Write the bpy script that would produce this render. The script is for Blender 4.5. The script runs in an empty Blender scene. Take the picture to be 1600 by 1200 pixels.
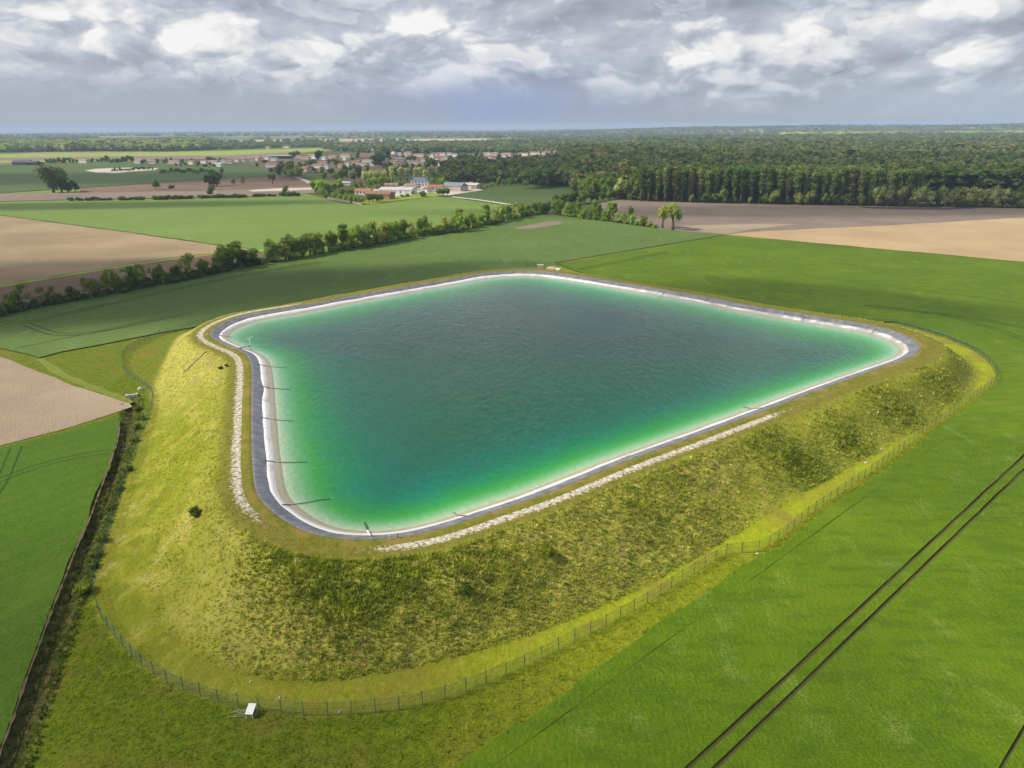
import bpy, bmesh, math, random
import numpy as np
from mathutils import Matrix, Vector
from mathutils.geometry import tessellate_polygon
rad = math.radians
rng = np.random.default_rng(7); random.seed(7)
sc = bpy.context.scene; COL = sc.collection

# ------------------------------------------------------------------ camera: where it stands, and pixel -> ground point
FP = 1130.; CAM_Z = 60.; PITCH = math.atan((600-197.5)/FP); ROLL = -9/1600.
_f = np.array([0, math.cos(PITCH), -math.sin(PITCH)]); _r0 = np.array([1., 0, 0]); _u0 = np.array([0, math.sin(PITCH), math.cos(PITCH)])
_r = math.cos(ROLL)*_r0+math.sin(ROLL)*_u0; _u = -math.sin(ROLL)*_r0+math.cos(ROLL)*_u0
def at(px, py, z=0.):
    d = _f*FP+_r*(px-800)+_u*(600-py); t = (z-CAM_Z)/d[2]
    return np.array([d[0]*t, d[1]*t])
def depth(px, py, z=0.):
    d = _f*FP+_r*(px-800)+_u*(600-py); return (z-CAM_Z)/d[2]*FP
def curv(x, y): return -(np.asarray(x)**2+np.asarray(y)**2)/(2*7.4e6)
cam = bpy.data.cameras.new('camera'); cam.lens = 36*FP/1600; cam.sensor_width = 36; cam.clip_start = 1; cam.clip_end = 120000
co = bpy.data.objects.new('camera', cam); COL.objects.link(co); sc.camera = co
co.matrix_world = Matrix(((_r[0], _u[0], -_f[0], 0), (_r[1], _u[1], -_f[1], 0), (_r[2], _u[2], -_f[2], CAM_Z), (0, 0, 0, 1)))

# ------------------------------------------------------------------ helpers
def tag(o, label=None, cat=None, group=None, kind=None):
    for k, v in (('label', label), ('category', cat), ('group', group), ('kind', kind)):
        if v: o[k] = v
    return o
def link(name, me, mat=None, parent=None):
    o = bpy.data.objects.new(name, me); COL.objects.link(o)
    if mat is not None and not me.materials: me.materials.append(mat)
    if parent is not None: o.parent = parent
    return o
def empty(name, loc, rz=0., s=(1, 1, 1)):
    o = bpy.data.objects.new(name, None); COL.objects.link(o); o.empty_display_size = .5
    o.location = loc; o.rotation_euler = (0, 0, rz); o.scale = s
    return o
def mesh_np(name, V, F, smooth=False, attrs=None):
    """V (n,3); F (m,k) index array of one face size, or a list of such arrays."""
    Fs = F if isinstance(F, list) else [F]
    Fs = [np.asarray(f, np.int32) for f in Fs if len(f)]
    me = bpy.data.meshes.new(name); V = np.asarray(V, np.float32)
    me.vertices.add(len(V)); me.vertices.foreach_set('co', V.ravel())
    loops = np.concatenate([f.ravel() for f in Fs]); sizes = np.concatenate([np.full(len(f), f.shape[1], np.int32) for f in Fs])
    me.loops.add(len(loops)); me.loops.foreach_set('vertex_index', loops)
    me.polygons.add(len(sizes)); me.polygons.foreach_set('loop_start', np.concatenate([[0], np.cumsum(sizes)[:-1]]).astype(np.int32))
    me.polygons.foreach_set('loop_total', sizes)
    me.polygons.foreach_set('use_smooth', np.full(len(sizes), smooth))
    for k, (typ, a) in (attrs or {}).items():
        at_ = me.attributes.new(k, typ, 'POINT')
        at_.data.foreach_set('color' if typ == 'FLOAT_COLOR' else 'value', np.asarray(a, np.float32).ravel())
    me.update(); me.validate()
    return me
class MB:
    """collects boxes, prisms and tubes into one mesh"""
    def __init__(s): s.V = []; s.F = []
    def add(s, V, F):
        n = len(s.V); s.V += [tuple(v) for v in V]; s.F += [tuple(i+n for i in f) for f in F]; return s
    def box(s, x0, x1, y0, y1, z0, z1):
        return s.add([(x0,y0,z0),(x1,y0,z0),(x1,y1,z0),(x0,y1,z0),(x0,y0,z1),(x1,y0,z1),(x1,y1,z1),(x0,y1,z1)],
                     [(0,3,2,1),(4,5,6,7),(0,1,5,4),(1,2,6,5),(2,3,7,6),(3,0,4,7)])
    def tube(s, pts, r, n=6, cap=True):
        pts = [Vector(p) for p in pts]; rs = r if isinstance(r, (list, tuple)) else [r]*len(pts); V = []; F = []
        for i, p in enumerate(pts):
            t = (pts[min(i+1, len(pts)-1)]-pts[max(i-1, 0)]).normalized()
            a = t.cross(Vector((0, 0, 1)) if abs(t.z) < .9 else Vector((1, 0, 0))).normalized(); b = t.cross(a)
            for k in range(n):
                w = 2*math.pi*k/n; V.append(p+(a*math.cos(w)+b*math.sin(w))*rs[i])
        for i in range(len(pts)-1):
            for k in range(n): F.append((i*n+k, i*n+(k+1) % n, (i+1)*n+(k+1) % n, (i+1)*n+k))
        if cap: F.append(tuple(range(n))[::-1]); F.append(tuple((len(pts)-1)*n+k for k in range(n)))
        return s.add(V, F)
    def mesh(s, name, smooth=False):
        me = bpy.data.meshes.new(name); me.from_pydata([tuple(v) for v in s.V], [], s.F); me.update()
        if smooth: me.polygons.foreach_set('use_smooth', [True]*len(me.polygons))
        return me
    def build(s, name, mat, parent=None, smooth=False): return link(name, s.mesh(name, smooth), mat, parent)

# ------------------------------------------------------------------ node helpers
class NT:
    def __init__(s, tree): s.t = tree; tree.nodes.clear()
    def n(s, typ, **kw):
        nd = s.t.nodes.new('ShaderNode'+typ)
        for k, v in kw.items():
            if k.startswith('i_'):
                key = k[2:]; key = int(key) if key.isdigit() else key.replace('_', ' ')
                if hasattr(v, 'is_output') or isinstance(v, bpy.types.NodeSocket): s.t.links.new(v, nd.inputs[key])
                else: nd.inputs[key].default_value = v
            else: setattr(nd, k, v)
        return nd
    def math(s, op, a, b=None, c=None, clamp=False):
        nd = s.t.nodes.new('ShaderNodeMath'); nd.operation = op; nd.use_clamp = clamp
        for i, v in enumerate((a, b, c)):
            if v is None: continue
            if isinstance(v, bpy.types.NodeSocket): s.t.links.new(v, nd.inputs[i])
            else: nd.inputs[i].default_value = v
        return nd.outputs[0]
    def mix(s, f, a, b, blend='MIX'):
        nd = s.t.nodes.new('ShaderNodeMix'); nd.data_type = 'RGBA'; nd.blend_type = blend; nd.clamp_factor = True
        for i, v in ((0, f), (6, a), (7, b)):
            if isinstance(v, bpy.types.NodeSocket): s.t.links.new(v, nd.inputs[i])
            elif i and not isinstance(v, (int, float)): nd.inputs[i].default_value = (*v[:3], 1)
            else: nd.inputs[i].default_value = v if not i else (v, v, v, 1)
        return nd.outputs[2]
    def ramp(s, f, lo, hi, a=0., b=1., smooth=True):
        nd = s.t.nodes.new('ShaderNodeMapRange'); nd.interpolation_type = 'SMOOTHSTEP' if smooth else 'LINEAR'; nd.clamp = True
        s.t.links.new(f, nd.inputs[0])
        for i, v in ((1, lo), (2, hi), (3, a), (4, b)): nd.inputs[i].default_value = v
        return nd.outputs[0]
    def noise(s, vec, scale, detail=3., rough=.55, dist=0., lac=2.):
        nd = s.t.nodes.new('ShaderNodeTexNoise'); s.t.links.new(vec, nd.inputs['Vector'])
        nd.inputs['Scale'].default_value = scale; nd.inputs['Detail'].default_value = detail
        nd.inputs['Roughness'].default_value = rough; nd.inputs['Distortion'].default_value = dist
        return nd.outputs['Fac']
    def mapped(s, vec, scale=(1, 1, 1), rot=0.):
        nd = s.t.nodes.new('ShaderNodeMapping'); s.t.links.new(vec, nd.inputs[0]); nd.inputs['Scale'].default_value = scale
        nd.inputs['Rotation'].default_value = (0, 0, rot); return nd.outputs[0]
    def attr(s, name): return s.n('Attribute', attribute_name=name).outputs
    def pos(s): return s.n('NewGeometry').outputs['Position']
    def bump(s, h, dist, strength=1.): return s.n('Bump', i_Height=h, i_Distance=dist, i_Strength=strength).outputs[0]
    def out(s, sh, vol=None):
        o = s.n('OutputMaterial')
        if sh is not None: s.t.links.new(sh, o.inputs[0])
        if vol is not None: s.t.links.new(vol, o.inputs[1])
    def pbr(s, col, rough=.9, nrm=None, spec=.2, **kw):
        p = s.n('BsdfPrincipled')
        for k, v in (('Base Color', col), ('Roughness', rough), ('Normal', nrm), ('Specular IOR Level', spec)):
            if v is None: continue
            if isinstance(v, bpy.types.NodeSocket): s.t.links.new(v, p.inputs[k])
            else: p.inputs[k].default_value = (*v[:3], 1) if k == 'Base Color' else v
        return p.outputs[0]
def newmat(name):
    m = bpy.data.materials.new(name); m.use_nodes = True
    return m, NT(m.node_tree)
def plain(name, col, rough=.8, var=.25, scale=1.5, spec=.3):
    m, t = newmat(name); P = t.pos()
    n = t.noise(P, scale, 4, .6)
    c = t.mix(n, tuple(x*(1-var) for x in col), tuple(min(1, x*(1+var)) for x in col))
    t.out(t.pbr(c, rough, None, spec)); return m

# ------------------------------------------------------------------ world, sun
EL, AZ = rad(42), rad(-93)           # sun to the left, a little beyond the camera's plane
SUN = np.array([math.sin(AZ)*math.cos(EL), math.cos(AZ)*math.cos(EL), math.sin(EL)])
w = bpy.data.worlds.new('World'); sc.world = w; w.use_nodes = True
t = NT(w.node_tree)
D = t.n('TexCoord').outputs['Generated']
sx = t.n('SeparateXYZ', i_0=D).outputs; X, Y, Z = sx[0], sx[1], sx[2]
az = t.math('ARCTAN2', X, Y); zc = t.math('MAXIMUM', Z, 0.)
den = t.math('ADD', zc, .11)
q = t.n('CombineXYZ', i_0=t.math('DIVIDE', X, den), i_1=t.math('MULTIPLY', t.math('DIVIDE', Y, den), 1.0), i_2=0.).outputs[0]
aq = t.n('CombineXYZ', i_0=t.math('MULTIPLY', az, 5.0), i_1=t.math('MULTIPLY', zc, 10.5), i_2=.7).outputs[0]
wq = t.n('TexNoise', i_Scale=1.6, i_Detail=3., i_Vector=aq)
aqw = t.n('VectorMath', operation='MULTIPLY_ADD', i_0=t.n('VectorMath', operation='SUBTRACT', i_0=wq.outputs['Color'], i_1=(.5, .5, .5)).outputs[0], i_1=(.42, .42, .42), i_2=aq).outputs[0]
def cn(vec, scale, det, ro):
    n = t.noise(vec, scale, det, ro); n.node.noise_dimensions = '2D'
    vo = t.n('TexVoronoi', feature='F1', voronoi_dimensions='2D', i_Vector=vec, i_Scale=scale*2.0, i_Detail=3., i_Roughness=.5).outputs['Distance']
    return t.math('ADD', t.math('MULTIPLY', n, .62), t.math('MULTIPLY', t.math('SUBTRACT', .95, vo), .42))
big = cn(aqw, .70, 9, .56)
sh_v = t.n('VectorMath', operation='ADD', i_0=aqw, i_1=(-.08, .15, 0)).outputs[0]
bigs = cn(sh_v, .70, 5, .50)
lit = t.math('SUBTRACT', big, bigs)                     # density falling away towards the light = sunlit rim
fine = t.noise(aqw, 3.2, 7, .6)
def gauss(a0, z0, sa, sz):
    a = t.math('DIVIDE', t.math('SUBTRACT', az, a0), sa); b = t.math('DIVIDE', t.math('SUBTRACT', zc, z0), sz)
    return t.math('EXPONENT', t.math('MULTIPLY', t.math('ADD', t.math('MULTIPLY', a, a), t.math('MULTIPLY', b, b)), -1.))
def dirpx(px, py):
    d = _f*FP+_r*(px-800)+_u*(600-py); d /= np.linalg.norm(d); return math.atan2(d[0], d[1]), d[2]
edge = t.math('MULTIPLY', t.ramp(big, .375, .485), t.ramp(big, .80, .52, .20, 1.))      # bright rims, grey cores
edge = t.math('MULTIPLY', edge, t.ramp(lit, -.12, .08, .15, 1.))
v = t.math('MULTIPLY_ADD', edge, .20, .43)
v = t.math('MULTIPLY_ADD', lit, .45, v)
v = t.math('MULTIPLY_ADD', t.math('SUBTRACT', fine, .5), .24, v)
mid = cn(t.n('VectorMath', operation='ADD', i_0=aqw, i_1=(7.3, 2.1, 0)).outputs[0], 1.7, 7, .56)
v = t.math('MULTIPLY_ADD', t.math('SUBTRACT', t.math('MULTIPLY', t.ramp(mid, .40, .48), t.ramp(mid, .75, .50, .2, 1.)), .4), .085, v)
up = t.ramp(t.math('MULTIPLY_ADD', t.math('SUBTRACT', fine, .5), .05, t.math('MULTIPLY_ADD', az, .022, zc)), .016, .062)
veil = t.math('ADD', .335, t.math('MULTIPLY', t.math('SUBTRACT', fine, .5), .07))
v = t.math('ADD', t.math('MULTIPLY', v, up), t.math('MULTIPLY', veil, t.math('SUBTRACT', 1., up)))
for (px, py, sa, sz, amp) in ((120, 45, .040, .022, .34), (60, 60, .05, .02, .16), (268, 70, .04, .022, .30), (370, 95, .035, .018, .28), (340, 30, .10, .03, .14), (690, 35, .06, .022, .38),
                              (560, 20, .05, .02, .16), (975, 75, .06, .02, .14), (1380, 20, .05, .016, .32), (1460, 70, .05, .018, .22), (1290, 55, .07, .02, .12), (20, 90, .05, .02, .12),
                              (450, 60, .09, .02, -.10), (1250, 75, .08, .016, -.10), (900, 110, .08, .02, -.06), (200, 110, .10, .02, -.07), (1180, 0, .3, .012, -.08)):
    a0, z0 = dirpx(px, py)
    gm = t.math('MULTIPLY', gauss(a0, z0, sa, sz), t.ramp(fine, .36, .60, .25, 1.2))
    v = t.math('MULTIPLY_ADD', gm, amp*.6, v)
v = t.math('MAXIMUM', v, .22)
v = t.math('MINIMUM', v, .74)
tint = t.mix(t.ramp(v, .35, .72), (.90, .98, 1.13), (1., .995, .985))
cc = t.mix(1., tint, v, 'MULTIPLY')
a0, z0 = dirpx(770, 170)
rain = t.math('MULTIPLY', gauss(a0, z0, .15, .042), t.ramp(fine, .3, .6, .75, 1.))
cc = t.mix(t.math('MULTIPLY', rain, .92, clamp=True), cc, (.24, .305, .475))
a0, z0 = dirpx(150, 180)
cc = t.mix(t.math('MULTIPLY', gauss(a0, z0, .35, .04), .5), cc, (.36, .39, .45))
a0, z0 = dirpx(1550, 165)
cc = t.mix(t.math('MULTIPLY', gauss(a0, z0, .2, .03), .55), cc, (.38, .47, .55))
sky = t.n('TexSky', sky_type='NISHITA', sun_disc=False, sun_elevation=EL, sun_rotation=AZ % (2*math.pi), air_density=1., dust_density=1.5)
b1 = t.n('Background', i_Color=sky.outputs[0], i_Strength=.10); b2 = t.n('Background', i_Color=cc, i_Strength=1.)
cover = t.ramp(t.math('ADD', big, t.math('MULTIPLY', gauss(0, 0, 9, .22), .6)), .42, .62, .55, 1.)
mx = t.n('MixShader', i_0=cover, i_1=b1.outputs[0], i_2=b2.outputs[0]); wo = t.n('OutputWorld', i_0=mx.outputs[0])
sl = bpy.data.lights.new('sun', 'SUN'); sl.energy = 4.2; sl.angle = rad(.53); sl.color = (1., .93, .82)
so = bpy.data.objects.new('sun', sl); COL.objects.link(so); so.rotation_euler = Vector(SUN).to_track_quat('Z', 'Y').to_euler(); so.location = (-300, 100, 400)

# ------------------------------------------------------------------ traced lines (pixels of the photograph, put on the ground)
CREST = [(327,522),(332,515),(345,506),(362,499),(387,491),(425,485),(475,477),(525,467),(600,454),(650,445),(700,437),(737,429.5),(775,425),(812,423),(850,424),(887,429),(925,434.5),(1000,447),(1050,455),(1100,463),(1178,479),(1256,491),(1319,501),(1366,509),(1397,517),(1422,527),(1436,538),(1438,545.6),(1431,553),(1412,562),(1381,572),(1319,594),(1256,617),(1194,641),(1147,658),(1100,676),(1032,700),(975,721),(925,741),(875,762),(825,781),(775,796),(737,810),(700,823),(650,835),(600,842),(550,843),(512,840),(475,830),(450,817),(425,797),(407,782),(400,767),(397,737),(395,700),(394.5,625),(395,587),(394,570),(390,557),(382,549),(365,544),(350,537),(335,530),(329,526)]
TOE = [(230,612),(240,650),(235,700),(230,760),(222,830),(218,900),(230,960),(270,1010),(330,1045),(420,1065),(520,1066),(620,1050),(740,1020),(850,985),(950,945),(1050,893),(1150,835),(1230,785),(1320,735),(1420,680),(1500,628),(1530,595),(1525,570),(1490,548),(1440,525)]
FENCE = [(250,524),(220,538),(205,546),(197,552),(191,562),(194,579),(205,590),(222,600),(236,612),(241,622),(237,642),(225,670),(217,687),(212,712),(200,742),(187,780),(172,830),(160,867),(147,900),(144,912),(155,960),(172,986),(192,1011),(220,1039),(255,1064),(299,1083),(353,1101),(415,1112),(479,1119),(548,1116),(617,1110),(685,1096),(760,1068),(830,1038),(905,999),(946,979),(987,957),(1024,936),(1059,912),(1108,882),(1137,865),(1183,863),(1202,853),(1228,836),(1260,808),(1287,789),(1325,764),(1366,736),(1391,717),(1425,692),(1453,669),(1491,644),(1522,621),(1556,597),(1558,589),(1551,574),(1537,560),(1519,547),(1475,528),(1444,519),(1397,507)]
DITCH = [(207,628),(205,645),(198,680),(183,720),(168,765),(152,812),(133,862),(116,910),(98,962),(80,1012),(60,1065),(40,1122),(18,1185),(-10,1260),(-60,1400)]
W = lambda pts, z=0.: np.array([at(px, py, z) for px, py in pts])
def resample(P, step, closed=False, smooth=0):
    P = np.asarray(P, float)
    if closed: P = np.vstack([P, P[:1]])
    s = np.concatenate([[0], np.cumsum(np.hypot(*np.diff(P, axis=0).T))]); n = max(2, int(s[-1]/step))
    u = np.linspace(0, s[-1], n+1)[: n if closed else n+1]
    Q = np.stack([np.interp(u, s, P[:, 0]), np.interp(u, s, P[:, 1])], 1)
    for _ in range(smooth):
        if closed: Q = (np.roll(Q, 1, 0)+2*Q+np.roll(Q, -1, 0))/4
        else: Q[1:-1] = (Q[:-2]+2*Q[1:-1]+Q[2:])/4
    return Q
ZC, ZW = 6.0, 4.70                        # crest and water level
cr = resample(W(CREST, ZC), 1.5, True, 8); NC = len(cr)     # traced clockwise
tan = np.roll(cr, -1, 0)-np.roll(cr, 1, 0); tan /= np.linalg.norm(tan, axis=1)[:, None]
area = .5*np.sum(cr[:, 0]*np.roll(cr[:, 1], -1)-np.roll(cr[:, 0], -1)*cr[:, 1])
nin = np.stack([-tan[:, 1], tan[:, 0]], 1)*(1 if area > 0 else -1)    # inward normal
for _ in range(6): nin = (np.roll(nin, 1, 0)+2*nin+np.roll(nin, -1, 0)); nin /= np.linalg.norm(nin, axis=1)[:, None]
def poly_dist(Q, P, closed=True):
    """unsigned distance and nearest segment index"""
    P = np.asarray(P); A = P if closed else P[:-1]; B = np.roll(P, -1, 0) if closed else P[1:]
    AB = B-A; L = (AB**2).sum(1); best = np.full(len(Q), 1e18); idx = np.zeros(len(Q), int)
    for i in range(len(A)):
        d = Q-A[i]; s = np.clip((d@AB[i])/L[i], 0, 1); e = d-s[:, None]*AB[i]; e = (e*e).sum(1)
        k = e < best; best[k] = e[k]; idx[k] = i
    return np.sqrt(best), idx
def inside(Q, P):
    x, y = Q[:, 0], Q[:, 1]; c = np.zeros(len(Q), bool); P = np.asarray(P); j = len(P)-1
    for i in range(len(P)):
        xi, yi = P[i]; xj, yj = P[j]
        if yi != yj: c ^= ((yi > y) != (yj > y)) & (x < (xj-xi)*(y-yi)/(yj-yi)+xi)
        j = i
    return c
def sdist(Q, P):
    d, i = poly_dist(Q, P); return np.where(inside(Q, P), -d, d), i
iA = int(np.argmin(((cr-at(850, 424, ZC))**2).sum(1)))
# far sides of the toe and of the fence lie behind the crest: follow it at the offset measured on the near sides
def far_side(off, p_from, p_to):
    i0 = int(np.argmin(((cr-at(*p_from, ZC))**2).sum(1))); i1 = int(np.argmin(((cr-at(*p_to, ZC))**2).sum(1)))
    step = 1 if cr[(i0+3) % NC][1] > cr[i0][1] else -1; out = []; i = i0
    while i != i1: out.append(cr[i]-nin[i]*off); i = (i+4*step) % NC if abs(i-i1) > 4 else i1
    return np.array(out)
toe = np.vstack([W(TOE), far_side(20, (1330, 503), (345, 506))])
toe = resample(toe, 2., True, 6)
fence_front = resample(W(FENCE), .5, False, 2)
fence_far = far_side(24, (1319, 501), (387, 491))
fence_line = np.vstack([W(FENCE), fence_far])
ditch = resample(W(DITCH), 1., False, 3)
def vnoise(x, y, s, seed=0):
    """cheap value noise for terrain and scatter"""
    x = np.asarray(x)/s; y = np.asarray(y)/s; xi = np.floor(x).astype(np.int64); yi = np.floor(y).astype(np.int64); fx = x-xi; fy = y-yi
    fx = fx*fx*(3-2*fx); fy = fy*fy*(3-2*fy)
    def h(a, b):
        n = (a*374761393+b*668265263+seed*1442695041) & 0x7fffffff; n = ((n ^ (n >> 13))*1274126177) & 0x7fffffff
        return ((n ^ (n >> 16)) & 0xffff)/65535.
    return (h(xi, yi)*(1-fx)+h(xi+1, yi)*fx)*(1-fy)+(h(xi, yi+1)*(1-fx)+h(xi+1, yi+1)*fx)*fy
def hill(x, y):
    r = np.hypot(x, y); a = np.arctan2(x, y)
    k = np.clip((a+.02)/.35, 0, 1); k = k*k*(3-2*k)
    b = np.clip((r-4800)/2200, 0, 1); b = b*b*(3-2*b)*np.clip((13000-r)/4000, 0, 1)
    a2 = np.clip(-(a+.25)/.3, 0, 1)
    return (42*k+10*a2)*b*(.8+.4*vnoise(a*9000, r, 900, 3))
def ground_z(Q):
    Q = np.atleast_2d(np.asarray(Q, float)); x, y = Q[:, 0], Q[:, 1]
    z = curv(x, y)+hill(x, y)
    near = (np.abs(x-20) < 190) & (y > 30) & (y < 340)
    if near.any():
        q = Q[near]; d, _ = sdist(q, cr); dt, _ = poly_dist(q, toe); it = inside(q, toe)
        dc = np.maximum(d-5.2, 0); h = np.where(it, dt/(dt+dc+1e-6), 0.); h = np.where((d < 5.2), 1., h)
        hs = h*h*(3-2*h)*.65+h*.35
        zz = ZC*hs+.26*(vnoise(q[:, 0], q[:, 1], 3.1, 1)-.5+vnoise(q[:, 0], q[:, 1], 9, 4)-.5)*np.clip(1-np.abs(h-.5)*2, 0, 1)*2+.10*(vnoise(q[:, 0], q[:, 1], 1.7, 2)-.5)*(h < .98)
        di = -d-3.5
        dm = np.maximum(di, 0); dep = 3.3*(1-np.exp(-.098*dm*dm/(dm+3.7)))+.04*np.maximum(di, 0)*(di < 6)*0
        zin = np.where(di > 0, ZW-.12-dep, np.minimum(ZC-.5, ZC-.55+d/2.6))
        zz = np.where(d < .12, zin, zz)
        dd, _ = poly_dist(q, ditch, False)
        zz -= .85*np.exp(-(dd/1.2)**4)
        z[near] = zz
    return z

# ------------------------------------------------------------------ the ground, one sheet to the horizon
def axis(lo, hi, step, far0, far1, g=1.22):
    c = list(np.arange(lo, hi+1e-6, step)); s = step; a = lo
    left = []
    while a > far0: s *= g; a -= s; left.append(a)
    s = step; b = hi; right = []
    while b < far1: s *= g; b += s; right.append(b)
    return np.array(left[::-1]+c+right)
ax = axis(-160, 165, 1., -45000, 45000); ay = axis(38, 305, 1., -9000, 45000)
GX, GY = np.meshgrid(ax, ay); Q = np.stack([GX.ravel(), GY.ravel()], 1); nx, ny = len(ax), len(ay)
z = ground_z(Q)
near = (np.abs(Q[:, 0]-20) < 190) & (Q[:, 1] > 30) & (Q[:, 1] < 340)
dC = np.full(len(Q), 999.); iC = np.zeros(len(Q), int); dT = np.full(len(Q), 999.); dF = np.full(len(Q), 999.); dD = np.full(len(Q), 999.)
qn = Q[near]; dC[near], iC[near] = sdist(qn, cr); dT[near] = sdist(qn, toe)[0]; dF[near] = sdist(qn, fence_line)[0]; dD[near] = poly_dist(qn, ditch, False)[0]
def arc(p, qd):      # crest indices between two traced points, going with the trace (clockwise in the photograph)
    a = int(np.argmin(((cr-at(*p, ZC))**2).sum(1))); b = int(np.argmin(((cr-at(*qd, ZC))**2).sum(1)))
    return [(a+k) % NC for k in range((b-a) % NC)]
grav = np.zeros(NC)
for p, qd, wv in (((425, 797), (475, 477), 1.), ((1194, 641), (590, 842), 1.), ((1290, 604), (1194, 641), .45), ((475, 477), (600, 454), .35), ((450, 817), (425, 797), .6), ((590, 842), (540, 843), .5)):
    grav[arc(p, qd)] = wv
for _ in range(6): grav = (np.roll(grav, 1)+2*grav+np.roll(grav, -1))/4
gw = grav[iC]*np.clip(1-np.abs(dC-2.7)/1.55, 0, 1)**.5*(dC > 0)
mown = np.clip((dT+1.5)/2.5, 0, 1)*np.clip((-dF+.3)/1.0, 0, 1)*np.clip((185-Q[:, 1]+np.maximum(Q[:, 0], 0)*3)/30, .25, 1)
# the front part of the mown strip is thicker and greener, the left and right stretches are short and yellow
slope_w = np.clip((dC-4.5)/1.5, 0, 1)*np.clip((-dT)/1.5, 0, 1)
verge = np.clip((dC+.5)/.6, 0, 1)*np.clip((6.2-dC)/1.6, 0, 1)
left_w = np.clip((-Q[:, 0]-34-(Q[:, 1]-90)*.25+6*(vnoise(Q[:, 0], Q[:, 1], 6, 71)-.5))/16, 0, 1)*np.clip((165-Q[:, 1])/25, 0, 1)*(dF < 0)
right_w = np.clip((Q[:, 0]+14)/24, 0, 1)*np.clip((dF < 40)*1., 0, 1)
basin = ((dC < -2.) & near)*1.
farm_land = np.clip((np.hypot(Q[:, 0]-20, Q[:, 1]-170)-260)/120, 0, 1)
ditch_w = np.exp(-(dD/1.7)**4)
trk = np.vstack([at(*p, zz_*.75) for *p, zz_ in ((1482, 552, 6), (1462, 572, 6.5), (1420, 590, 7), (1350, 622, 7), (1280, 655, 6), (1230, 690, 5), (1195, 735, 3.5), (1165, 775, 2), (1140, 812, 1))])
track_w = np.zeros(len(Q)); track_w[near] = np.exp(-(poly_dist(qn, resample(trk, 2., False, 3), False)[0]/2.4)**2)
lawn_w = np.clip((Q[:, 0]-36)/10, 0, 1)*slope_w
I = (np.arange(ny-1)[:, None]*nx+np.arange(nx-1)[None]).ravel()
gm = mesh_np('ground', np.stack([Q[:, 0], Q[:, 1], z], 1), np.stack([I, I+1, I+nx+1, I+nx], 1), True,
             {k: ('FLOAT', v) for k, v in dict(gravel=gw, mown=mown, slope=slope_w, verge=verge, sunny=left_w, eastern=right_w, basin=basin, farm=farm_land, ditch=ditch_w, track=track_w, lawn=lawn_w, bedd=np.maximum(-dC-3.5, 0)*(dC < 0)).items()})
m, t = newmat('ground_cover'); P = t.pos()
n1 = t.noise(P, .12, 4, .6); n2 = t.noise(P, .9, 4, .65); n3 = t.noise(P, 3.5, 3, .7); n4 = t.noise(t.mapped(P, (1, .35, 1), .6), .35, 4, .6)
rough_g = t.mix(t.ramp(n2, .3, .7), (.080, .118, .005), (.145, .185, .010))
rough_g = t.mix(t.ramp(n1, .45, .7), rough_g, t.mix(n3, (.12, .125, .012), (.20, .17, .03)))
straw = t.mix(t.ramp(n4, .35, .65), (.155, .165, .012), (.30, .25, .05))
mownc = t.mix(t.ramp(n2, .3, .7), (.235, .29, .008), (.33, .36, .016))
mownc = t.mix(t.ramp(n1, .4, .7), mownc, (.24, .20, .03)); mownc = t.mix(t.math('MULTIPLY', t.math('SUBTRACT', 1., t.attr('eastern')['Fac']), .75), mownc, t.mix(t.ramp(n2, .3, .7), (.175, .19, .012), (.25, .22, .03)))
slopec = t.mix(t.ramp(n2, .3, .7), (.30, .29, .045), (.44, .40, .08))  # slope colour raised to make up for the grazing sun on it
slopec = t.mix(t.ramp(n4, .45, .75), slopec, (.30, .25, .075))
sunny = t.mix(t.ramp(n4, .3, .7), (.215, .22, .010), (.35, .32, .045))
sunny = t.mix(t.ramp(n2, .45, .75), sunny, (.19, .22, .012)); n7 = t.noise(t.mapped(P, (1, .5, 1), -.45), .28, 5, .7)
sunny = t.mix(t.math('MULTIPLY', t.ramp(n7, .5, .62), .8), sunny, (.135, .165, .010)); sunny = t.mix(t.math('MULTIPLY', t.ramp(n7, .47, .36), .6), sunny, (.43, .37, .12))
sunny = t.mix(t.ramp(n1, .45, .65), sunny, t.mix(n3, (.15, .20, .010), (.24, .25, .02)))
vergec = t.mix(t.ramp(n2, .3, .7), (.14, .145, .015), (.235, .195, .038))
vergec = t.mix(t.ramp(n3, .5, .7), vergec, (.11, .13, .012))
c = t.mix(t.math('MULTIPLY', t.attr('eastern')['Fac'], .85), rough_g, t.mix(t.ramp(n2, .3, .7), (.165, .205, .008), (.26, .28, .015)))
c = t.mix(t.attr('slope')['Fac'], c, slopec)
c = t.mix(t.math('MULTIPLY', t.attr('lawn')['Fac'], .8), c, t.mix(t.ramp(n2, .3, .7), (.125, .165, .010), (.22, .235, .022)))
c = t.mix(t.math('MULTIPLY', t.attr('track')['Fac'], .85), c, t.mix(t.ramp(n2, .3, .7), (.24, .27, .015), (.34, .32, .04)))
c = t.mix(t.attr('mown')['Fac'], c, mownc)
c = t.mix(t.math('MULTIPLY', t.attr('sunny')['Fac'], t.ramp(n1, .25, .5, .7, 1.)), c, sunny)
c = t.mix(t.attr('verge')['Fac'], c, vergec)
gravc = t.mix(t.ramp(t.noise(P, 2.2, 4, .7), .35, .65), (.38, .32, .23), (.70, .65, .56))
gmask = t.ramp(t.math('ADD', t.math('MULTIPLY', t.attr('gravel')['Fac'], .75), t.math('MULTIPLY', t.math('SUBTRACT', t.noise(P, 1.5, 5, .75), .5), 1.9)), .44, .62)
gmask = t.math('MULTIPLY', gmask, t.ramp(t.attr('gravel')['Fac'], .02, .2))
c = t.mix(gmask, c, gravc)
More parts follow.
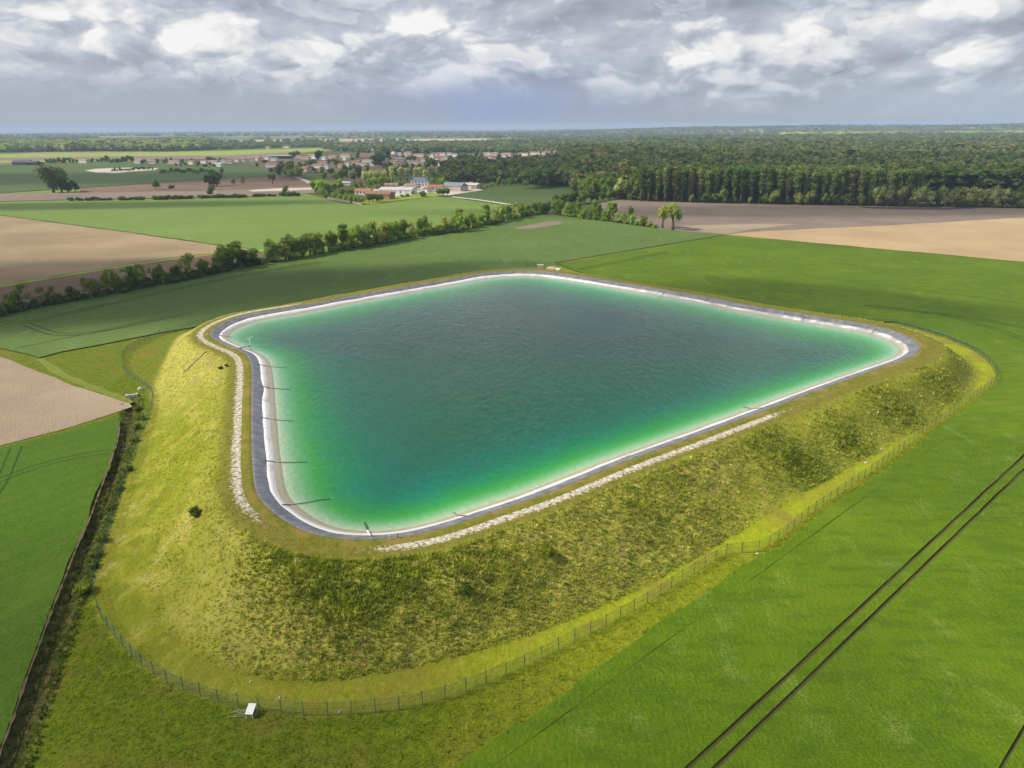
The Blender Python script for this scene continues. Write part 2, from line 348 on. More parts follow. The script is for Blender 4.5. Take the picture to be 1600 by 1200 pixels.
c = t.mix(t.attr('ditch')['Fac'], c, t.mix(t.ramp(n2, .35, .65), (.05, .065, .010), (.12, .09, .04)))
# open farmland far off: a mosaic of fields
vo = t.n('TexVoronoi', i_Vector=t.mapped(P, (1, .45, 1), .35), i_Scale=.0032, i_Randomness=.85)
vs = t.n('SeparateColor', i_Color=vo.outputs['Color']).outputs
mos = t.mix(t.ramp(vs[0], .25, .4), (.075, .105, .022), (.11, .15, .03))
mos = t.mix(t.ramp(vs[1], .68, .72), mos, (.30, .24, .13)); mos = t.mix(t.ramp(vs[2], .80, .82), mos, (.22, .27, .05))
mos = t.mix(t.ramp(n1, .3, .8), mos, t.mix(.4, mos, (.06, .08, .02)))
c = t.mix(t.attr('farm')['Fac'], c, mos)
bd = t.attr('bedd')['Fac']; bdn = t.math('MULTIPLY_ADD', t.math('SUBTRACT', n1, .5), 9., bd)
bedc = t.mix(t.ramp(bd, 1.5, 7), t.mix(n2, (.54, .48, .32), (.64, .58, .41)), t.mix(n2, (.34, .46, .10), (.39, .52, .12)))
bedc = t.mix(t.ramp(bdn, 5, 20), bedc, t.mix(n1, (.08, .38, .80), (.12, .44, .86)))  # deep bed coloured blue to stand in for light scattered in the water
c = t.mix(t.attr('basin')['Fac'], c, bedc)
hb = t.math('ADD', t.math('MULTIPLY', n3, .12), t.math('MULTIPLY', n2, .35))
t.out(t.pbr(c, .95, t.bump(hb, 1., .8), .1))
g = tag(link('ground', gm, m), kind='structure')

# ------------------------------------------------------------------ basin lining: rings along the crest
def ring_strip(name, ds, zs, mat, wob=None, smooth=True):
    V = []; AL = np.tile(np.arange(NC)*1.5, len(ds))
    for d, zz in zip(ds, zs):
        dd = np.broadcast_to(np.asarray(d, float), (NC,)); zv = np.broadcast_to(np.asarray(zz, float), (NC,))
        p = cr-nin*dd[:, None]; V.append(np.column_stack([p, zv]))
    V = np.vstack(V); F = []
    k = np.arange(NC); k1 = (k+1) % NC
    for i in range(len(ds)-1): F.append(np.stack([i*NC+k, (i+1)*NC+k, (i+1)*NC+k1, i*NC+k1], 1))
    F = np.vstack(F)
    if area < 0: F = F[:, ::-1]
    return tag(link(name, mesh_np(name, V, F, smooth, {'along': ('FLOAT', AL)}), mat), kind='structure')
s_arc = np.arange(NC)*1.5
wobv = .28*(vnoise(s_arc, s_arc*0, 9, 5)-.5)*2+.12*(vnoise(s_arc, s_arc*0, 3, 6)-.5)*2
wig = lambda a, L, sd: a*2*(vnoise(s_arc, s_arc*0, L, sd)-.5)
lz = lambda d: ZC+.02+np.minimum(np.asarray(d)+.2, 0)/2.6
m, t = newmat('black_geomembrane'); P = t.pos()
n1 = t.noise(P, .5, 4, .6); n2 = t.noise(P, 2.5, 4, .6)
c = t.mix(t.ramp(n1, .3, .7), (.115, .12, .14), (.21, .21, .235)); c = t.mix(t.ramp(n2, .62, .8), c, (.34, .33, .32))
al = t.attr('along')['Fac']; alw = t.math('MULTIPLY_ADD', t.noise(P, .8, 2, .5), .5, al)
seam = t.math('LESS_THAN', t.math('FRACT', t.math('DIVIDE', alw, 6.7)), .022); streak = t.noise(t.n('CombineXYZ', i_0=al, i_1=0., i_2=0.).outputs[0], 1.1, 4, .7)
c = t.mix(t.ramp(streak, .5, .75), c, (.27, .265, .27)); c = t.mix(t.math('MULTIPLY', seam, .55), c, (.05, .05, .055))
t.out(t.pbr(c, .5, t.bump(t.math('ADD', t.noise(P, .9, 3, .6), streak), .22, .6), .4)); M_dark = m
m, t = newmat('white_geotextile'); P = t.pos()
n1 = t.noise(P, .35, 4, .6); n2 = t.noise(P, 3., 4, .7)
c = t.mix(n2, (.56, .545, .53), (.78, .765, .755)); c = t.mix(t.ramp(n1, .50, .70), c, (.47, .455, .44))
px_ = t.n('SeparateXYZ', i_0=P).outputs
farm_ = t.math('MULTIPLY', t.ramp(px_[0], 25, 60), t.ramp(px_[1], 165, 185))
c = t.mix(t.math('MULTIPLY', farm_, t.ramp(t.noise(P, .22, 5, .7), .36, .56)), c, (.36, .35, .35))
t.out(t.pbr(c, .9, t.bump(n2, .08), .2)); M_white = m
m, t = newmat('silt'); P = t.pos()
n2 = t.noise(P, 1.3, 4, .7)
t.out(t.pbr(t.mix(n2, (.29, .25, .17), (.48, .42, .30)), .9, None, .2)); M_silt = m
m, t = newmat('verge_grass'); P = t.pos(); n2 = t.noise(P, 1.1, 4, .65); n3 = t.noise(P, 4, 3, .7); n1 = t.noise(P, .2, 3, .6)
c = t.mix(t.ramp(n2, .3, .7), (.115, .135, .010), (.215, .195, .028)); c = t.mix(t.ramp(n1, .45, .65), c, (.25, .19, .045)); c = t.mix(t.ramp(n3, .62, .75), c, (.36, .31, .2))
t.out(t.pbr(c, .95, t.bump(n3, .12), .1)); M_verge = m
e1 = -2.0+wobv*1.0; e2 = -3.2+wig(.28, 5, 9)
lump = wig(.05, 4, 11)
ring_strip('basin_liner', [.55, .3, .12, -.15, -.7, -1.3, e1-.25], [ZC-.7, ZC-.02, ZC+.06, ZC+.03, lz(-.7)+lump, lz(-1.3)-lump, lz(e1-.25)], M_dark)
ring_strip('crest_verge', [.06, .30, .9, 1.9, 2.6], [ZC-.1, ZC+.075, ZC+.06, ZC+.035, ZC-.15], M_verge)
ring_strip('geotextile_strip', [e1, e1-.02, (e1+e2)/2, e2, e2-.15], [lz(e1)-.02, lz(e1)+.035, lz((e1+e2)/2)+.05, lz(e2)+.045, lz(e2-.15)-.02], M_white)
ring_strip('silt_bank', [e2+.3, -3.55, -4.3, -5.6], [lz(e2+.3), lz(-3.5), ZW-.10, ZW-.75], M_silt)

# ------------------------------------------------------------------ water: a closed body of green water over a bed pale at the shore, blue in the deep
wr = cr+nin*2.75
V = np.vstack([np.column_stack([wr, np.full(NC, ZW)]), np.column_stack([wr, np.full(NC, -3.)])])
k = np.arange(NC); k1 = (k+1) % NC
me = bpy.data.meshes.new('water'); fs = [tuple(k), tuple(NC+k[::-1])] if area > 0 else [tuple(k[::-1]), tuple(NC+k)]
sides = [(a, a+NC, b+NC, b) if area > 0 else (a, b, b+NC, a+NC) for a, b in zip(k, k1)]
me.from_pydata([tuple(v) for v in V], [], [tuple(int(i) for i in f) for f in fs]+[tuple(int(i) for i in f) for f in sides]); me.update()
m, t = newmat('reservoir_water'); P = t.pos()
wv = t.mapped(P, (1., .42, 1.), .55)
h1 = t.noise(wv, .9, 2, .5, .5); h2 = t.noise(t.mapped(P, (1., .5, 1.), .2), 2.4, 3, .6, .3); gust = t.noise(t.mapped(P, (1, .6, 1), .4), .035, 3, .6)
hh = t.math('ADD', h1, t.math('MULTIPLY', h2, .35)); hh = t.math('MULTIPLY', hh, t.ramp(gust, .3, .65, .45, 1.))
nb = t.bump(hh, .19, 1.)
ci = t.math('ABSOLUTE', t.n('VectorMath', operation='DOT_PRODUCT', i_0=nb, i_1=t.n('NewGeometry').outputs['Incoming']).outputs['Value'])
fr = t.math('MULTIPLY_ADD', t.math('POWER', t.math('SUBTRACT', 1., ci, clamp=True), 5.), .97, .021)   # water reflects more the flatter one looks at it
gl = t.n('BsdfGlossy', i_Color=(1, 1, 1, 1), i_Roughness=.08, i_Normal=nb).outputs[0]
tr = t.n('BsdfTransparent', i_Color=(1, 1, 1, 1)).outputs[0]
ms = t.n('MixShader', i_0=fr, i_1=tr, i_2=gl).outputs[0]
va = t.n('VolumeAbsorption', i_Color=(.35, .85, .70, 1), i_Density=.80).outputs[0]
t.out(ms, va)
water = tag(link('water', me, m), kind='structure')

# ------------------------------------------------------------------ fields
def px_poly(pts, z=0.): return W(pts, z)
def sheet(name, P, z, mat, smooth=False):
    P = np.asarray(P, float); out = []
    per = np.hypot(*(P-np.roll(P, 1, 0)).T).sum(); stp = 4. if per < 900 else (8. if per < 2500 else 25.); am = .45 if per < 900 else (.8 if per < 2500 else 2.)
    for a, b in zip(P, np.roll(P, -1, 0)):
        n = max(1, min(120, int(np.hypot(*(b-a))/stp))); nv = np.array([a[1]-b[1], b[0]-a[0]])/(np.hypot(*(b-a))+1e-9)
        for k in range(n): out.append(a+(b-a)*k/n+(nv*am*rng.normal()*.5 if k else 0))
    P = np.array(out); zs = z+curv(P[:, 0], P[:, 1])     # field edges are never ruler-straight
    tri = tessellate_polygon([[Vector((p[0], p[1], 0)) for p in P]])
    V = [(p[0], p[1], zz) for p, zz in zip(P, zs)]
    F = []
    for a, b, c in tri:
        n = (P[b][0]-P[a][0])*(P[c][1]-P[a][1])-(P[b][1]-P[a][1])*(P[c][0]-P[a][0]); F.append((a, b, c) if n > 0 else (a, c, b))
    me = bpy.data.meshes.new(name); me.from_pydata(V, [], F); me.update()
    return tag(link(name, me, mat), kind='structure')
def strip(name, P, width, z, mat, step=4., jit=.0):
    P = resample(P, step, False, 2); T = np.gradient(P, axis=0); T /= np.linalg.norm(T, axis=1)[:, None]+1e-9
    nrm = np.stack([-T[:, 1], T[:, 0]], 1); wv = width*.5*(1+jit*(rng.random(len(P))-.5))[:, None]
    zz = z+curv(P[:, 0], P[:, 1])
    V = np.vstack([np.column_stack([P+nrm*wv, zz]), np.column_stack([P-nrm*wv, zz])]); n = len(P); k = np.arange(n-1)
    return tag(link(name, mesh_np(name, V, np.stack([k+n, k+n+1, k+1, k], 1)), mat), kind='structure')
def crop_mat(name, a, b, pale, dirn=0., fine=3., patch=.035, palew=.5, stripe=.12, bump=.25):
    m, t = newmat(name); P = t.pos()
    n0 = t.noise(P, patch, 4, .6); n1 = t.noise(t.mapped(P, (1, .4, 1), dirn), .16, 4, .65); n2 = t.noise(P, fine, 3, .7)
    st = t.n('TexWave', wave_type='BANDS', i_Vector=t.mapped(P, (1, 1, 1), dirn), i_Scale=.08, i_Distortion=1.2, i_Detail=2.).outputs['Fac']
    c = t.mix(t.ramp(n2, .25, .75), a, b)
    c = t.mix(t.math('MULTIPLY', t.ramp(n1, .52, .78), palew), c, pale)
    c = t.mix(t.math('MULTIPLY', t.ramp(n0, .4, .75), .5), c, t.mix(.5, b, pale))
    c = t.mix(t.math('MULTIPLY', st, stripe), c, tuple(x*.7 for x in a))
    t.out(t.pbr(c, .85, t.bump(t.math('ADD', t.math('MULTIPLY', n2, .5), n1), bump, .8), .15)); return m
def soil_mat(name, a, b, dirn=0., bump=.2, stripe=.35, sc_=.25, dist=2.):
    m, t = newmat(name); P = t.pos()
    n0 = t.noise(P, .02, 4, .6); n2 = t.noise(P, 1.2, 5, .7)
    st = t.n('TexWave', wave_type='BANDS', i_Vector=t.mapped(P, (1, 1, 1), dirn), i_Scale=sc_, i_Distortion=dist, i_Detail=2., i_1=sc_).outputs['Fac']
    c = t.mix(t.ramp(n0, .3, .7), a, b); c = t.mix(t.math('MULTIPLY', t.ramp(n2, .3, .8), .4), c, tuple(x*1.3 for x in b))
    c = t.mix(t.math('MULTIPLY', st, stripe), c, tuple(x*.72 for x in a))
    t.out(t.pbr(c, .95, t.bump(n2, bump), .1)); return m
M_wheat = crop_mat('green_wheat', (.050, .108, .001), (.105, .188, .003), (.19, .25, .04), 2.4, 3.2, .03, .45)
M_wheatB = crop_mat('grey_green_wheat', (.075, .130, .022), (.115, .180, .035), (.20, .26, .08), 1.1, .8, .012, .5, .2)
M_wheatD = crop_mat('dark_green_crop', (.040, .095, .002), (.080, .150, .004), (.11, .18, .02), .7, 2.5, .03, .3)
M_wheatG = crop_mat('pale_green_crop', (.115, .195, .028), (.17, .24, .045), (.26, .30, .09), 1.4, .5, .008, .6, .15)
M_wheatJ = crop_mat('muted_green_crop', (.060, .105, .022), (.085, .135, .030), (.13, .16, .05), 1.4, .3, .006, .4, .1)
M_garden = soil_mat('garden_ground', (.10, .095, .045), (.20, .155, .09))
M_edge = soil_mat('bare_edge', (.10, .075, .045), (.17, .12, .075))
M_stub = soil_mat('straw_stubble', (.42, .35, .20), (.52, .44, .26))
M_lime = crop_mat('yellow_green_crop', (.22, .30, .03), (.30, .37, .05), (.36, .40, .10), 1.4, .1, .004, .4, .1)
M_tan = soil_mat('tan_soil', (.25, .18, .105), (.37, .275, .165), .3)
M_tanC = soil_mat('pale_stubble', (.25, .19, .13), (.37, .29, .20), 2.55, .2, .16, .42, 4.)
M_brown = soil_mat('brown_soil', (.16, .105, .075), (.23, .155, .105), 1.2)
M_brownL = soil_mat('grey_brown_soil', (.185, .142, .112), (.265, .205, .160), 1.5, .3, .3, .1)
M_orange = soil_mat('orange_soil', (.36, .255, .135), (.47, .345, .19), 1.5, .2, .15, .1)
M_dsoil = soil_mat('dark_soil', (.07, .05, .045), (.10, .07, .06))
M_track = soil_mat('trodden_soil', (.035, .038, .010), (.055, .050, .018))
M_trackf = soil_mat('flattened_crop', (.030, .070, .010), (.045, .09, .014))
M_pale = soil_mat('pale_gravel', (.45, .40, .32), (.62, .56, .47))
M_lawn = crop_mat('lawn_grass', (.18, .27, .015), (.25, .33, .02), (.3, .34, .06), 0, .6, .05, .3, 0)
M_margin = crop_mat('grass_margin', (.10, .14, .012), (.20, .22, .03), (.26, .23, .06), .4, 1.5, .08, .5, 0)

A_near = [(600,1275),(720,1189),(795,1141),(870,1090),(930,1046),(987,1004),(1037,966),(1075,943),(1100,927),(1150,889),(1182,870),(1213,859),(1250,826),(1290,795),(1330,769),(1370,742),(1395,723),(1430,697),(1457,674),(1495,649),(1526,626),(1560,600),(1563,588),(1556,573),(1541,558),(1522,545),(1476,525.5),(1444,516),(1397,504)]
far_A = far_side(25.5, (1319, 501), (865, 425))
A_poly = np.vstack([W(A_near), far_A, W([(868, 413), (900, 407), (1000, 390.5), (1135, 368), (1300, 383.5), (1450, 397), (1600, 410.5), (1900, 440), (2300, 600), (2500, 1000), (2300, 1290), (1000, 1400)])])
# tramline directions measured in the crop in front
a_, b_ = at(1080, 1200), at(1600, 715); sdir = (b_-a_)/np.linalg.norm(b_-a_); tdir = np.array([sdir[1], -sdir[0]])
t0 = (a_@tdir); t1 = t0+1.78; tl = at(790, 1190)@tdir; t2_ = at(1590, 1150)@tdir+.2
YC = 140.
def clip_half(P, n, c, keep_less=True):
    out = []; s = 1 if keep_less else -1
    for i in range(len(P)):
        p, q_ = P[i], P[(i+1) % len(P)]; dp = s*(p@n-c); dq = s*(q_@n-c)
        if dp <= 0: out.append(p)
        if dp*dq < 0: out.append(p+(q_-p)*(dp/(dp-dq)))
    return np.array(out)
nrm_y = np.array([0., 1.])
far_wheat = sheet('far_wheat_field', clip_half(A_poly, nrm_y, YC-1.5, False), .42, M_wheat)
# the crop in front stands as a real layer 0.55 m thick, cut by the wheel tracks
ts = [-120.]
marks = sorted([(t0, .20), (t1, .20), (tl, .05), (t2_, .12), (t2_+1.8, .12)])
tv = np.arange(-75, 110, .36); keep = np.ones(len(tv), bool)
for c_, hw in marks: keep &= np.abs(tv-c_) > hw+.1
tv = np.sort(np.concatenate([tv[keep]]+[[c_-hw, c_+hw, c_-hw-.06, c_+hw+.06] for c_, hw in marks]))
sv = np.arange(-20, 260, .36)
S, T = np.meshgrid(sv, tv); Q = S.ravel()[:, None]*sdir+T.ravel()[:, None]*tdir
ins = inside(Q, clip_half(A_poly, nrm_y, YC, True)); edge_d, _ = poly_dist(Q, A_poly)
hgt = .50+.07*(rng.random(len(Q))-.5)+.03*(vnoise(Q[:, 0], Q[:, 1], 2.2, 8)-.5)+.14*(vnoise(Q[:, 0], Q[:, 1], 9, 9)-.5)
low = np.zeros(len(Q), bool); Tr = T.ravel()
wobt = .05*(vnoise(S.ravel(), Tr*0, 5., 31)-.5)
for c_, hw in marks:
    low |= np.abs(Tr-c_) <= hw+.001
    sel = np.abs(Tr-c_) < hw+.08; Q[sel] += (wobt[sel, None]*2*tdir)
hgt[low] = .26; hgt[low & (np.abs(Tr-tl) < .3)] = .455
hgt[edge_d < .4] *= .45
nS = len(sv); nT = len(tv); I = (np.arange(nT-1)[:, None]*nS+np.arange(nS-1)[None]).ravel(); F = np.stack([I, I+1, I+nS+1, I+nS], 1)[:, ::-1]
okf = ins[F].all(1); F = F[okf]; used, inv = np.unique(F, return_inverse=True); F = inv.reshape(F.shape)
soil_w = low[used]*np.where(np.abs(Tr[used]-tl) < .3, .10, 1.)
m, t = newmat('standing_wheat'); P = t.pos()
n0 = t.noise(P, .03, 4, .6); n1 = t.noise(t.mapped(P, (1, .45, 1), 2.4), .22, 5, .7); n2 = t.noise(P, 4.5, 4, .75); n5 = t.noise(P, .6, 3, .6)
c = t.mix(t.ramp(n2, .32, .68), (.046, .094, .0005), (.124, .203, .002))
c = t.mix(t.math('MULTIPLY', t.math('MULTIPLY', t.ramp(n1, .52, .75), t.ramp(n2, .4, .6)), .8), c, (.25, .30, .07))
c = t.mix(t.math('MULTIPLY', t.ramp(n5, .5, .8), .25), c, (.15, .23, .015))
c = t.mix(t.math('MULTIPLY', t.ramp(n0, .38, .7), .55), c, (.15, .22, .006)); c = t.mix(t.math('MULTIPLY', t.ramp(t.noise(t.mapped(P, (.3, 1., 1), .72), .55, 4, .65), .42, .7), .45), c, (.040, .090, .002))
c = t.mix(t.attr('soil')['Fac'], c, t.mix(n5, (.060, .062, .014), (.10, .085, .030)))
t.out(t.pbr(c, .85, t.bump(n2, .08, .5), .15))
tag(link('wheat_field', mesh_np('wheat_field', np.column_stack([Q[used], hgt[used]]), F, False, {'soil': ('FLOAT', soil_w)}), m), kind='structure'); far_wheat.data.materials[0] = m

B_poly = np.vstack([W([(-120, 512), (0, 493), (47, 482), (94, 472.5), (187, 455), (300, 434), (356, 420.5), (412, 410.5), (506, 393.5), (600, 378.5), (709, 361.5), (787, 344.5), (851, 332.5), (865, 336), (956, 347.5), (1021, 357), (1060, 361), (1134, 367.5), (1000, 389.5), (868, 411.5)]),
                    far_side(25, (850, 424), (387, 491)), W([(330, 507), (300, 513), (250, 521), (200, 531), (150, 541), (95, 551), (62, 560), (50, 556), (0, 545), (-120, 520)])])
sheet('far_green_field', B_poly, .30, M_wheatB)
sheet('bare_patch', W([(800, 357), (830, 352), (850, 347.5), (872, 346), (884, 348), (870, 352), (840, 357), (815, 359)]), .345, M_brownL)
C_poly = W([(-250, 470), (0, 558), (50, 577), (100, 597), (150, 614), (203, 631), (207, 636), (160, 652), (100, 671), (0, 697), (-250, 775)]); sheet('stubble_field', C_poly, .10, M_tanC)
D_poly = W([(-400, 800), (0, 702), (100, 678), (183, 653), (189, 660), (183, 690), (161, 750), (139, 812), (118, 857), (98, 907), (78, 957), (60, 1007), (36, 1070), (23, 1112), (4, 1162), (-12, 1200), (-60, 1340), (-400, 1300)]); sheet('left_crop_field', D_poly, .28, M_wheatD)
strip('bare_margin', W([(187, 668), (184, 692), (163, 751), (141, 812), (120, 858), (101, 908), (81, 958), (63, 1008), (39, 1071), (26, 1113), (7, 1163), (-8, 1201), (-50, 1330)]), .26, .30, M_edge, 1., 1.7)
strip('bare_margin', W([(62, 561), (95, 585), (130, 600), (170, 615), (204, 630)]), .0001+2.2, .06, M_margin, 3, .6)
E_poly = W([(-250, 312), (0, 337), (180, 361), (355, 386), (392, 389.5), (375, 393), (300, 399), (200, 413), (100, 429), (0, 446), (-250, 490)])
sheet('tan_field', E_poly, .16, M_tan)
sheet('brown_strip', W([(-250, 497), (0, 450), (200, 416), (300, 402), (375, 396), (420, 396), (440, 405), (300, 434), (200, 452), (100, 472), (0, 492), (-250, 545)]), .12, M_brown)
strip('grass_verge', W([(-250, 494), (0, 448), (100, 431.5), (200, 415), (300, 401), (375, 394.5), (410, 391.5), (455, 391)]), 4.2, .22, M_lime, 6, .4)
sheet('pale_field', W([(-150, 318), (0, 315.5), (110, 313), (240, 311), (400, 308), (480, 303), (495, 307), (515, 313), (542, 319.5), (580, 320), (615, 315.5), (650, 311), (682, 307), (712, 310), (800, 322.5), (848, 331), (830, 336), (750, 352), (656, 367), (600, 378), (544, 387), (459, 402), (412, 396), (393, 389), (360, 385), (180, 360), (0, 336), (-150, 320)]), .20, M_wheatG)
sheet('upper_field', W([(712, 309), (800, 322), (840, 329), (858, 328), (885, 312), (908, 300), (888, 288.5), (850, 287.5), (780, 292), (730, 301)]), .24, M_wheatJ)
sheet('muted_field', W([(-200, 260), (0, 258.5), (225, 256.5), (350, 258.5), (440, 265), (470, 268), (480, 274), (400, 276), (320, 280), (237, 286), (125, 294), (0, 302), (-200, 308)]), .4, M_wheatJ)
sheet('brown_field', W([(125, 295), (237, 287), (320, 281), (400, 277), (455, 274.5), (492, 293), (480, 296), (380, 297), (300, 297.5), (125, 301)]), .45, M_brown)
sheet('fallow_field', W([(-200, 309), (0, 303), (125, 301), (300, 298), (380, 297), (490, 293.5), (495, 303), (480, 303), (400, 307.5), (110, 312.5), (0, 315), (-200, 318)]), .42, M_brownL)
sheet('farm_track', W([(388, 298), (430, 295), (488, 293.5), (492, 297), (440, 299), (395, 300)]), .5, M_pale)
sheet('village_ground', W([(230, 257.5), (395, 250.5), (470, 246.5), (560, 243.5), (700, 241.5), (870, 239.6), (920, 241), (965, 242), (960, 246), (880, 247), (800, 253), (740, 258.5), (705, 263), (560, 266), (500, 270), (470, 270), (410, 264), (380, 256), (320, 259), (240, 258.5)]), .55, M_garden)
strip('lane', W([(455, 274.5), (468, 279), (480, 284), (492, 290)]), 7, .55, M_pale)
strip('farm_lane', W([(706, 308.3), (740, 312), (780, 317.8), (800, 321)]), 5, .5, M_pale)
sheet('dark_field', W([(500, 284), (540, 278.5), (566, 279), (572, 290), (520, 291)]), .4, M_brown)
sheet('farm_lawn', W([(560, 319), (582, 319.5), (612, 315), (650, 310.5), (690, 306), (678, 301), (650, 304), (617, 307), (575, 312)]), .32, M_lawn)
sheet('farm_yard', W([(560, 305), (620, 309), (680, 303), (700, 306), (755, 297), (740, 293), (690, 292), (640, 290), (580, 296)]), .28, M_pale)
sheet('lime_field', W([(-200, 243), (0, 240.5), (200, 238.5), (340, 236), (430, 233), (500, 231.5), (508, 235), (460, 240), (380, 246), (200, 251), (0, 254.5), (-200, 257)]), .5, M_lime)
sheet('tan_stripe', W([(-50, 250), (0, 247), (200, 244.5), (360, 243), (470, 237), (462, 242.5), (400, 249), (200, 250), (0, 251)]), .8, M_brownL)
sheet('tan_stripe', W([(0, 254.6), (60, 254), (30, 258), (0, 259)]), .8, M_brown)
sheet('pale_stripe', W([(330, 219.0), (500, 217.6), (760, 216.6), (760, 219.8), (500, 221.2), (330, 221.6)]), 1.5, M_stub)
sheet('pale_stripe', W([(560, 222.6), (700, 221.4), (740, 222.2), (620, 224.4)]), 1.5, M_lime)
sheet('pale_stripe', W([(860, 211.4), (1000, 210.2), (1090, 210.4), (980, 211.8)]), 2., M_stub)
sheet('gravel_yard', W([(132, 267), (150, 264.2), (200, 262.3), (248, 263.2), (243, 266), (200, 269), (182, 271.4), (150, 270)]), .6, M_pale)
sheet('grey_brown_field', W([(935, 318), (965, 313), (1100, 317.5), (1200, 320), (1600, 326), (2100, 333), (2100, 450), (1600, 410), (1135, 367.6), (1060, 361), (1021, 356.5), (985, 350), (956, 345)]), .20, M_brownL)
sheet('orange_field', W([(1137, 367.8), (1170, 363.5), (1200, 361.5), (1300, 357), (1400, 352), (1500, 346.5), (1600, 340.5), (2100, 336), (2100, 449), (1600, 409.8)]), .30, M_orange)
sheet('pale_headland', W([(1058, 357), (1070, 352.5), (1130, 352), (1200, 350), (1250, 351), (1180, 358), (1137, 366.5), (1090, 362)]), .26, M_tanC)
sheet('dark_soil_strip', W([(1340, 323.5), (1400, 323.8), (1490, 325.5), (1530, 326), (1470, 328.2), (1400, 327.4), (1355, 325.8)]), .30, M_dsoil)  # strip of darker soil along the wood edge
strip('field_ditch', W([(868, 412.2), (1000, 390), (1133, 368)]), 1.6, .48, M_track, 4, .4)
strip('grass_margin', W([(872, 413.6), (920, 405), (1000, 391.6)]), 1.6, .50, M_margin, 4, .8)
def wheel_pair(P, gap=1.9, wd=.5, z=.47, mat=None, two=True):
    P = resample(P, 3., False, 3); T = np.gradient(P, axis=0); T /= np.linalg.norm(T, axis=1)[:, None]; nr = np.stack([-T[:, 1], T[:, 0]], 1)
    for s in ((-1, 1) if two else (0,)): strip('wheel_track', P+nr*gap*.5*s, wd, z, mat or M_trackf, 3., .4)
wheel_pair(W([(1350, 479), (1444, 489), (1522, 499), (1600, 514), (1700, 536)]), 2.2, .55)
wheel_pair(W([(1470, 493), (1506, 502), (1553, 514), (1600, 533), (1680, 566)]), 2.2, .5)
wheel_pair(W([(905, 422), (922, 419), (975, 409), (1045, 395)]), 2.4, .6)
wheel_pair(W([(1250, 430), (1350, 445), (1500, 462), (1600, 477), (1700, 492)]), 2.2, .4, two=False)
wheel_pair(W([(-40, 497), (0, 503), (38, 508.5), (90, 494), (200, 470), (300, 447), (400, 427), (500, 411)]), 2.4, .6, .34)
wheel_pair(W([(42, 508), (70, 519), (95, 527), (140, 523), (200, 510), (300, 490)]), 2.4, .5, .345)
wheel_pair(W([(25, 546), (100, 530), (200, 511), (260, 500)]), 2., .4, .34, two=False)
wheel_pair(W([(-30, 800), (0, 765), (12, 735), (26, 700)]), 1.9, .38, .30)
wheel_pair(W([(-30, 765), (0, 752), (60, 726), (110, 715), (172, 707)]), 1.8, .35, .305)
wheel_pair(W([(600, 383), (680, 369), (760, 353)]), 2, .6, .34, two=False)

# ------------------------------------------------------------------ foliage materials
def leaf_mat(name, use_attr):
    m, t = newmat(name); P = t.pos()
    if use_attr: base = t.attr('tint')['Color']
    else:
        oi = t.n('ObjectInfo'); base = oi.outputs['Color']
    n = t.noise(P, .7 if not use_attr else .5, 3, .6)
    c = t.mix(t.ramp(n, .3, .75), t.mix(1., base, (.62, .68, .7), 'MULTIPLY'), t.mix(1., base, (1.45, 1.35, 1.2), 'MULTIPLY'))
    nv = t.n('NewGeometry').outputs['Normal']; up_ = .30 if not use_attr else .34
    nb_ = t.n('VectorMath', operation='NORMALIZE', i_0=t.n('VectorMath', operation='MULTIPLY_ADD', i_0=nv, i_1=(1-up_,)*3, i_2=(0, 0, up_)).outputs[0]).outputs[0]
    if name == 'grass_blades':
        nb_ = t.n('VectorMath', operation='NORMALIZE', i_0=t.n('VectorMath', operation='MULTIPLY_ADD', i_0=nv, i_1=(.45,)*3, i_2=(0, 0, .8)).outputs[0]).outputs[0]
    a = t.n('BsdfDiffuse', i_Color=c, i_Normal=nb_).outputs[0]; nt_ = t.n('VectorMath', operation='NORMALIZE', i_0=t.n('VectorMath', operation='MULTIPLY_ADD', i_0=nv, i_1=(.45,)*3, i_2=(0, 0, -.8)).outputs[0]).outputs[0] if name == 'grass_blades' else nv
    k_ = .85 if name == 'grass_blades' else .42
    b = t.n('BsdfTranslucent', i_Color=t.mix(1., c, (1.1*k_, 1.15*k_, .7*k_), 'MULTIPLY'), i_Normal=nt_).outputs[0]
    t.out(t.n('AddShader', i_0=a, i_1=b).outputs[0]); return m
M_leaf = leaf_mat('leaves', False); M_wood = leaf_mat('wood_leaves', True); M_grass = leaf_mat('grass_blades', True)
M_bark = plain('bark', (.13, .10, .075), .9, .35, 3)
bm = bmesh.new(); bmesh.ops.create_icosphere(bm, subdivisions=1, radius=1.); ICO_V = np.array([v.co[:] for v in bm.verts]); ICO_F = np.array([[v.index for v in f.verts] for f in bm.faces]); bm.free()
bm = bmesh.new(); bmesh.ops.create_icosphere(bm, subdivisions=2, radius=1.); IC2_V = np.array([v.co[:] for v in bm.verts]); IC2_F = np.array([[v.index for v in f.verts] for f in bm.faces]); bm.free()
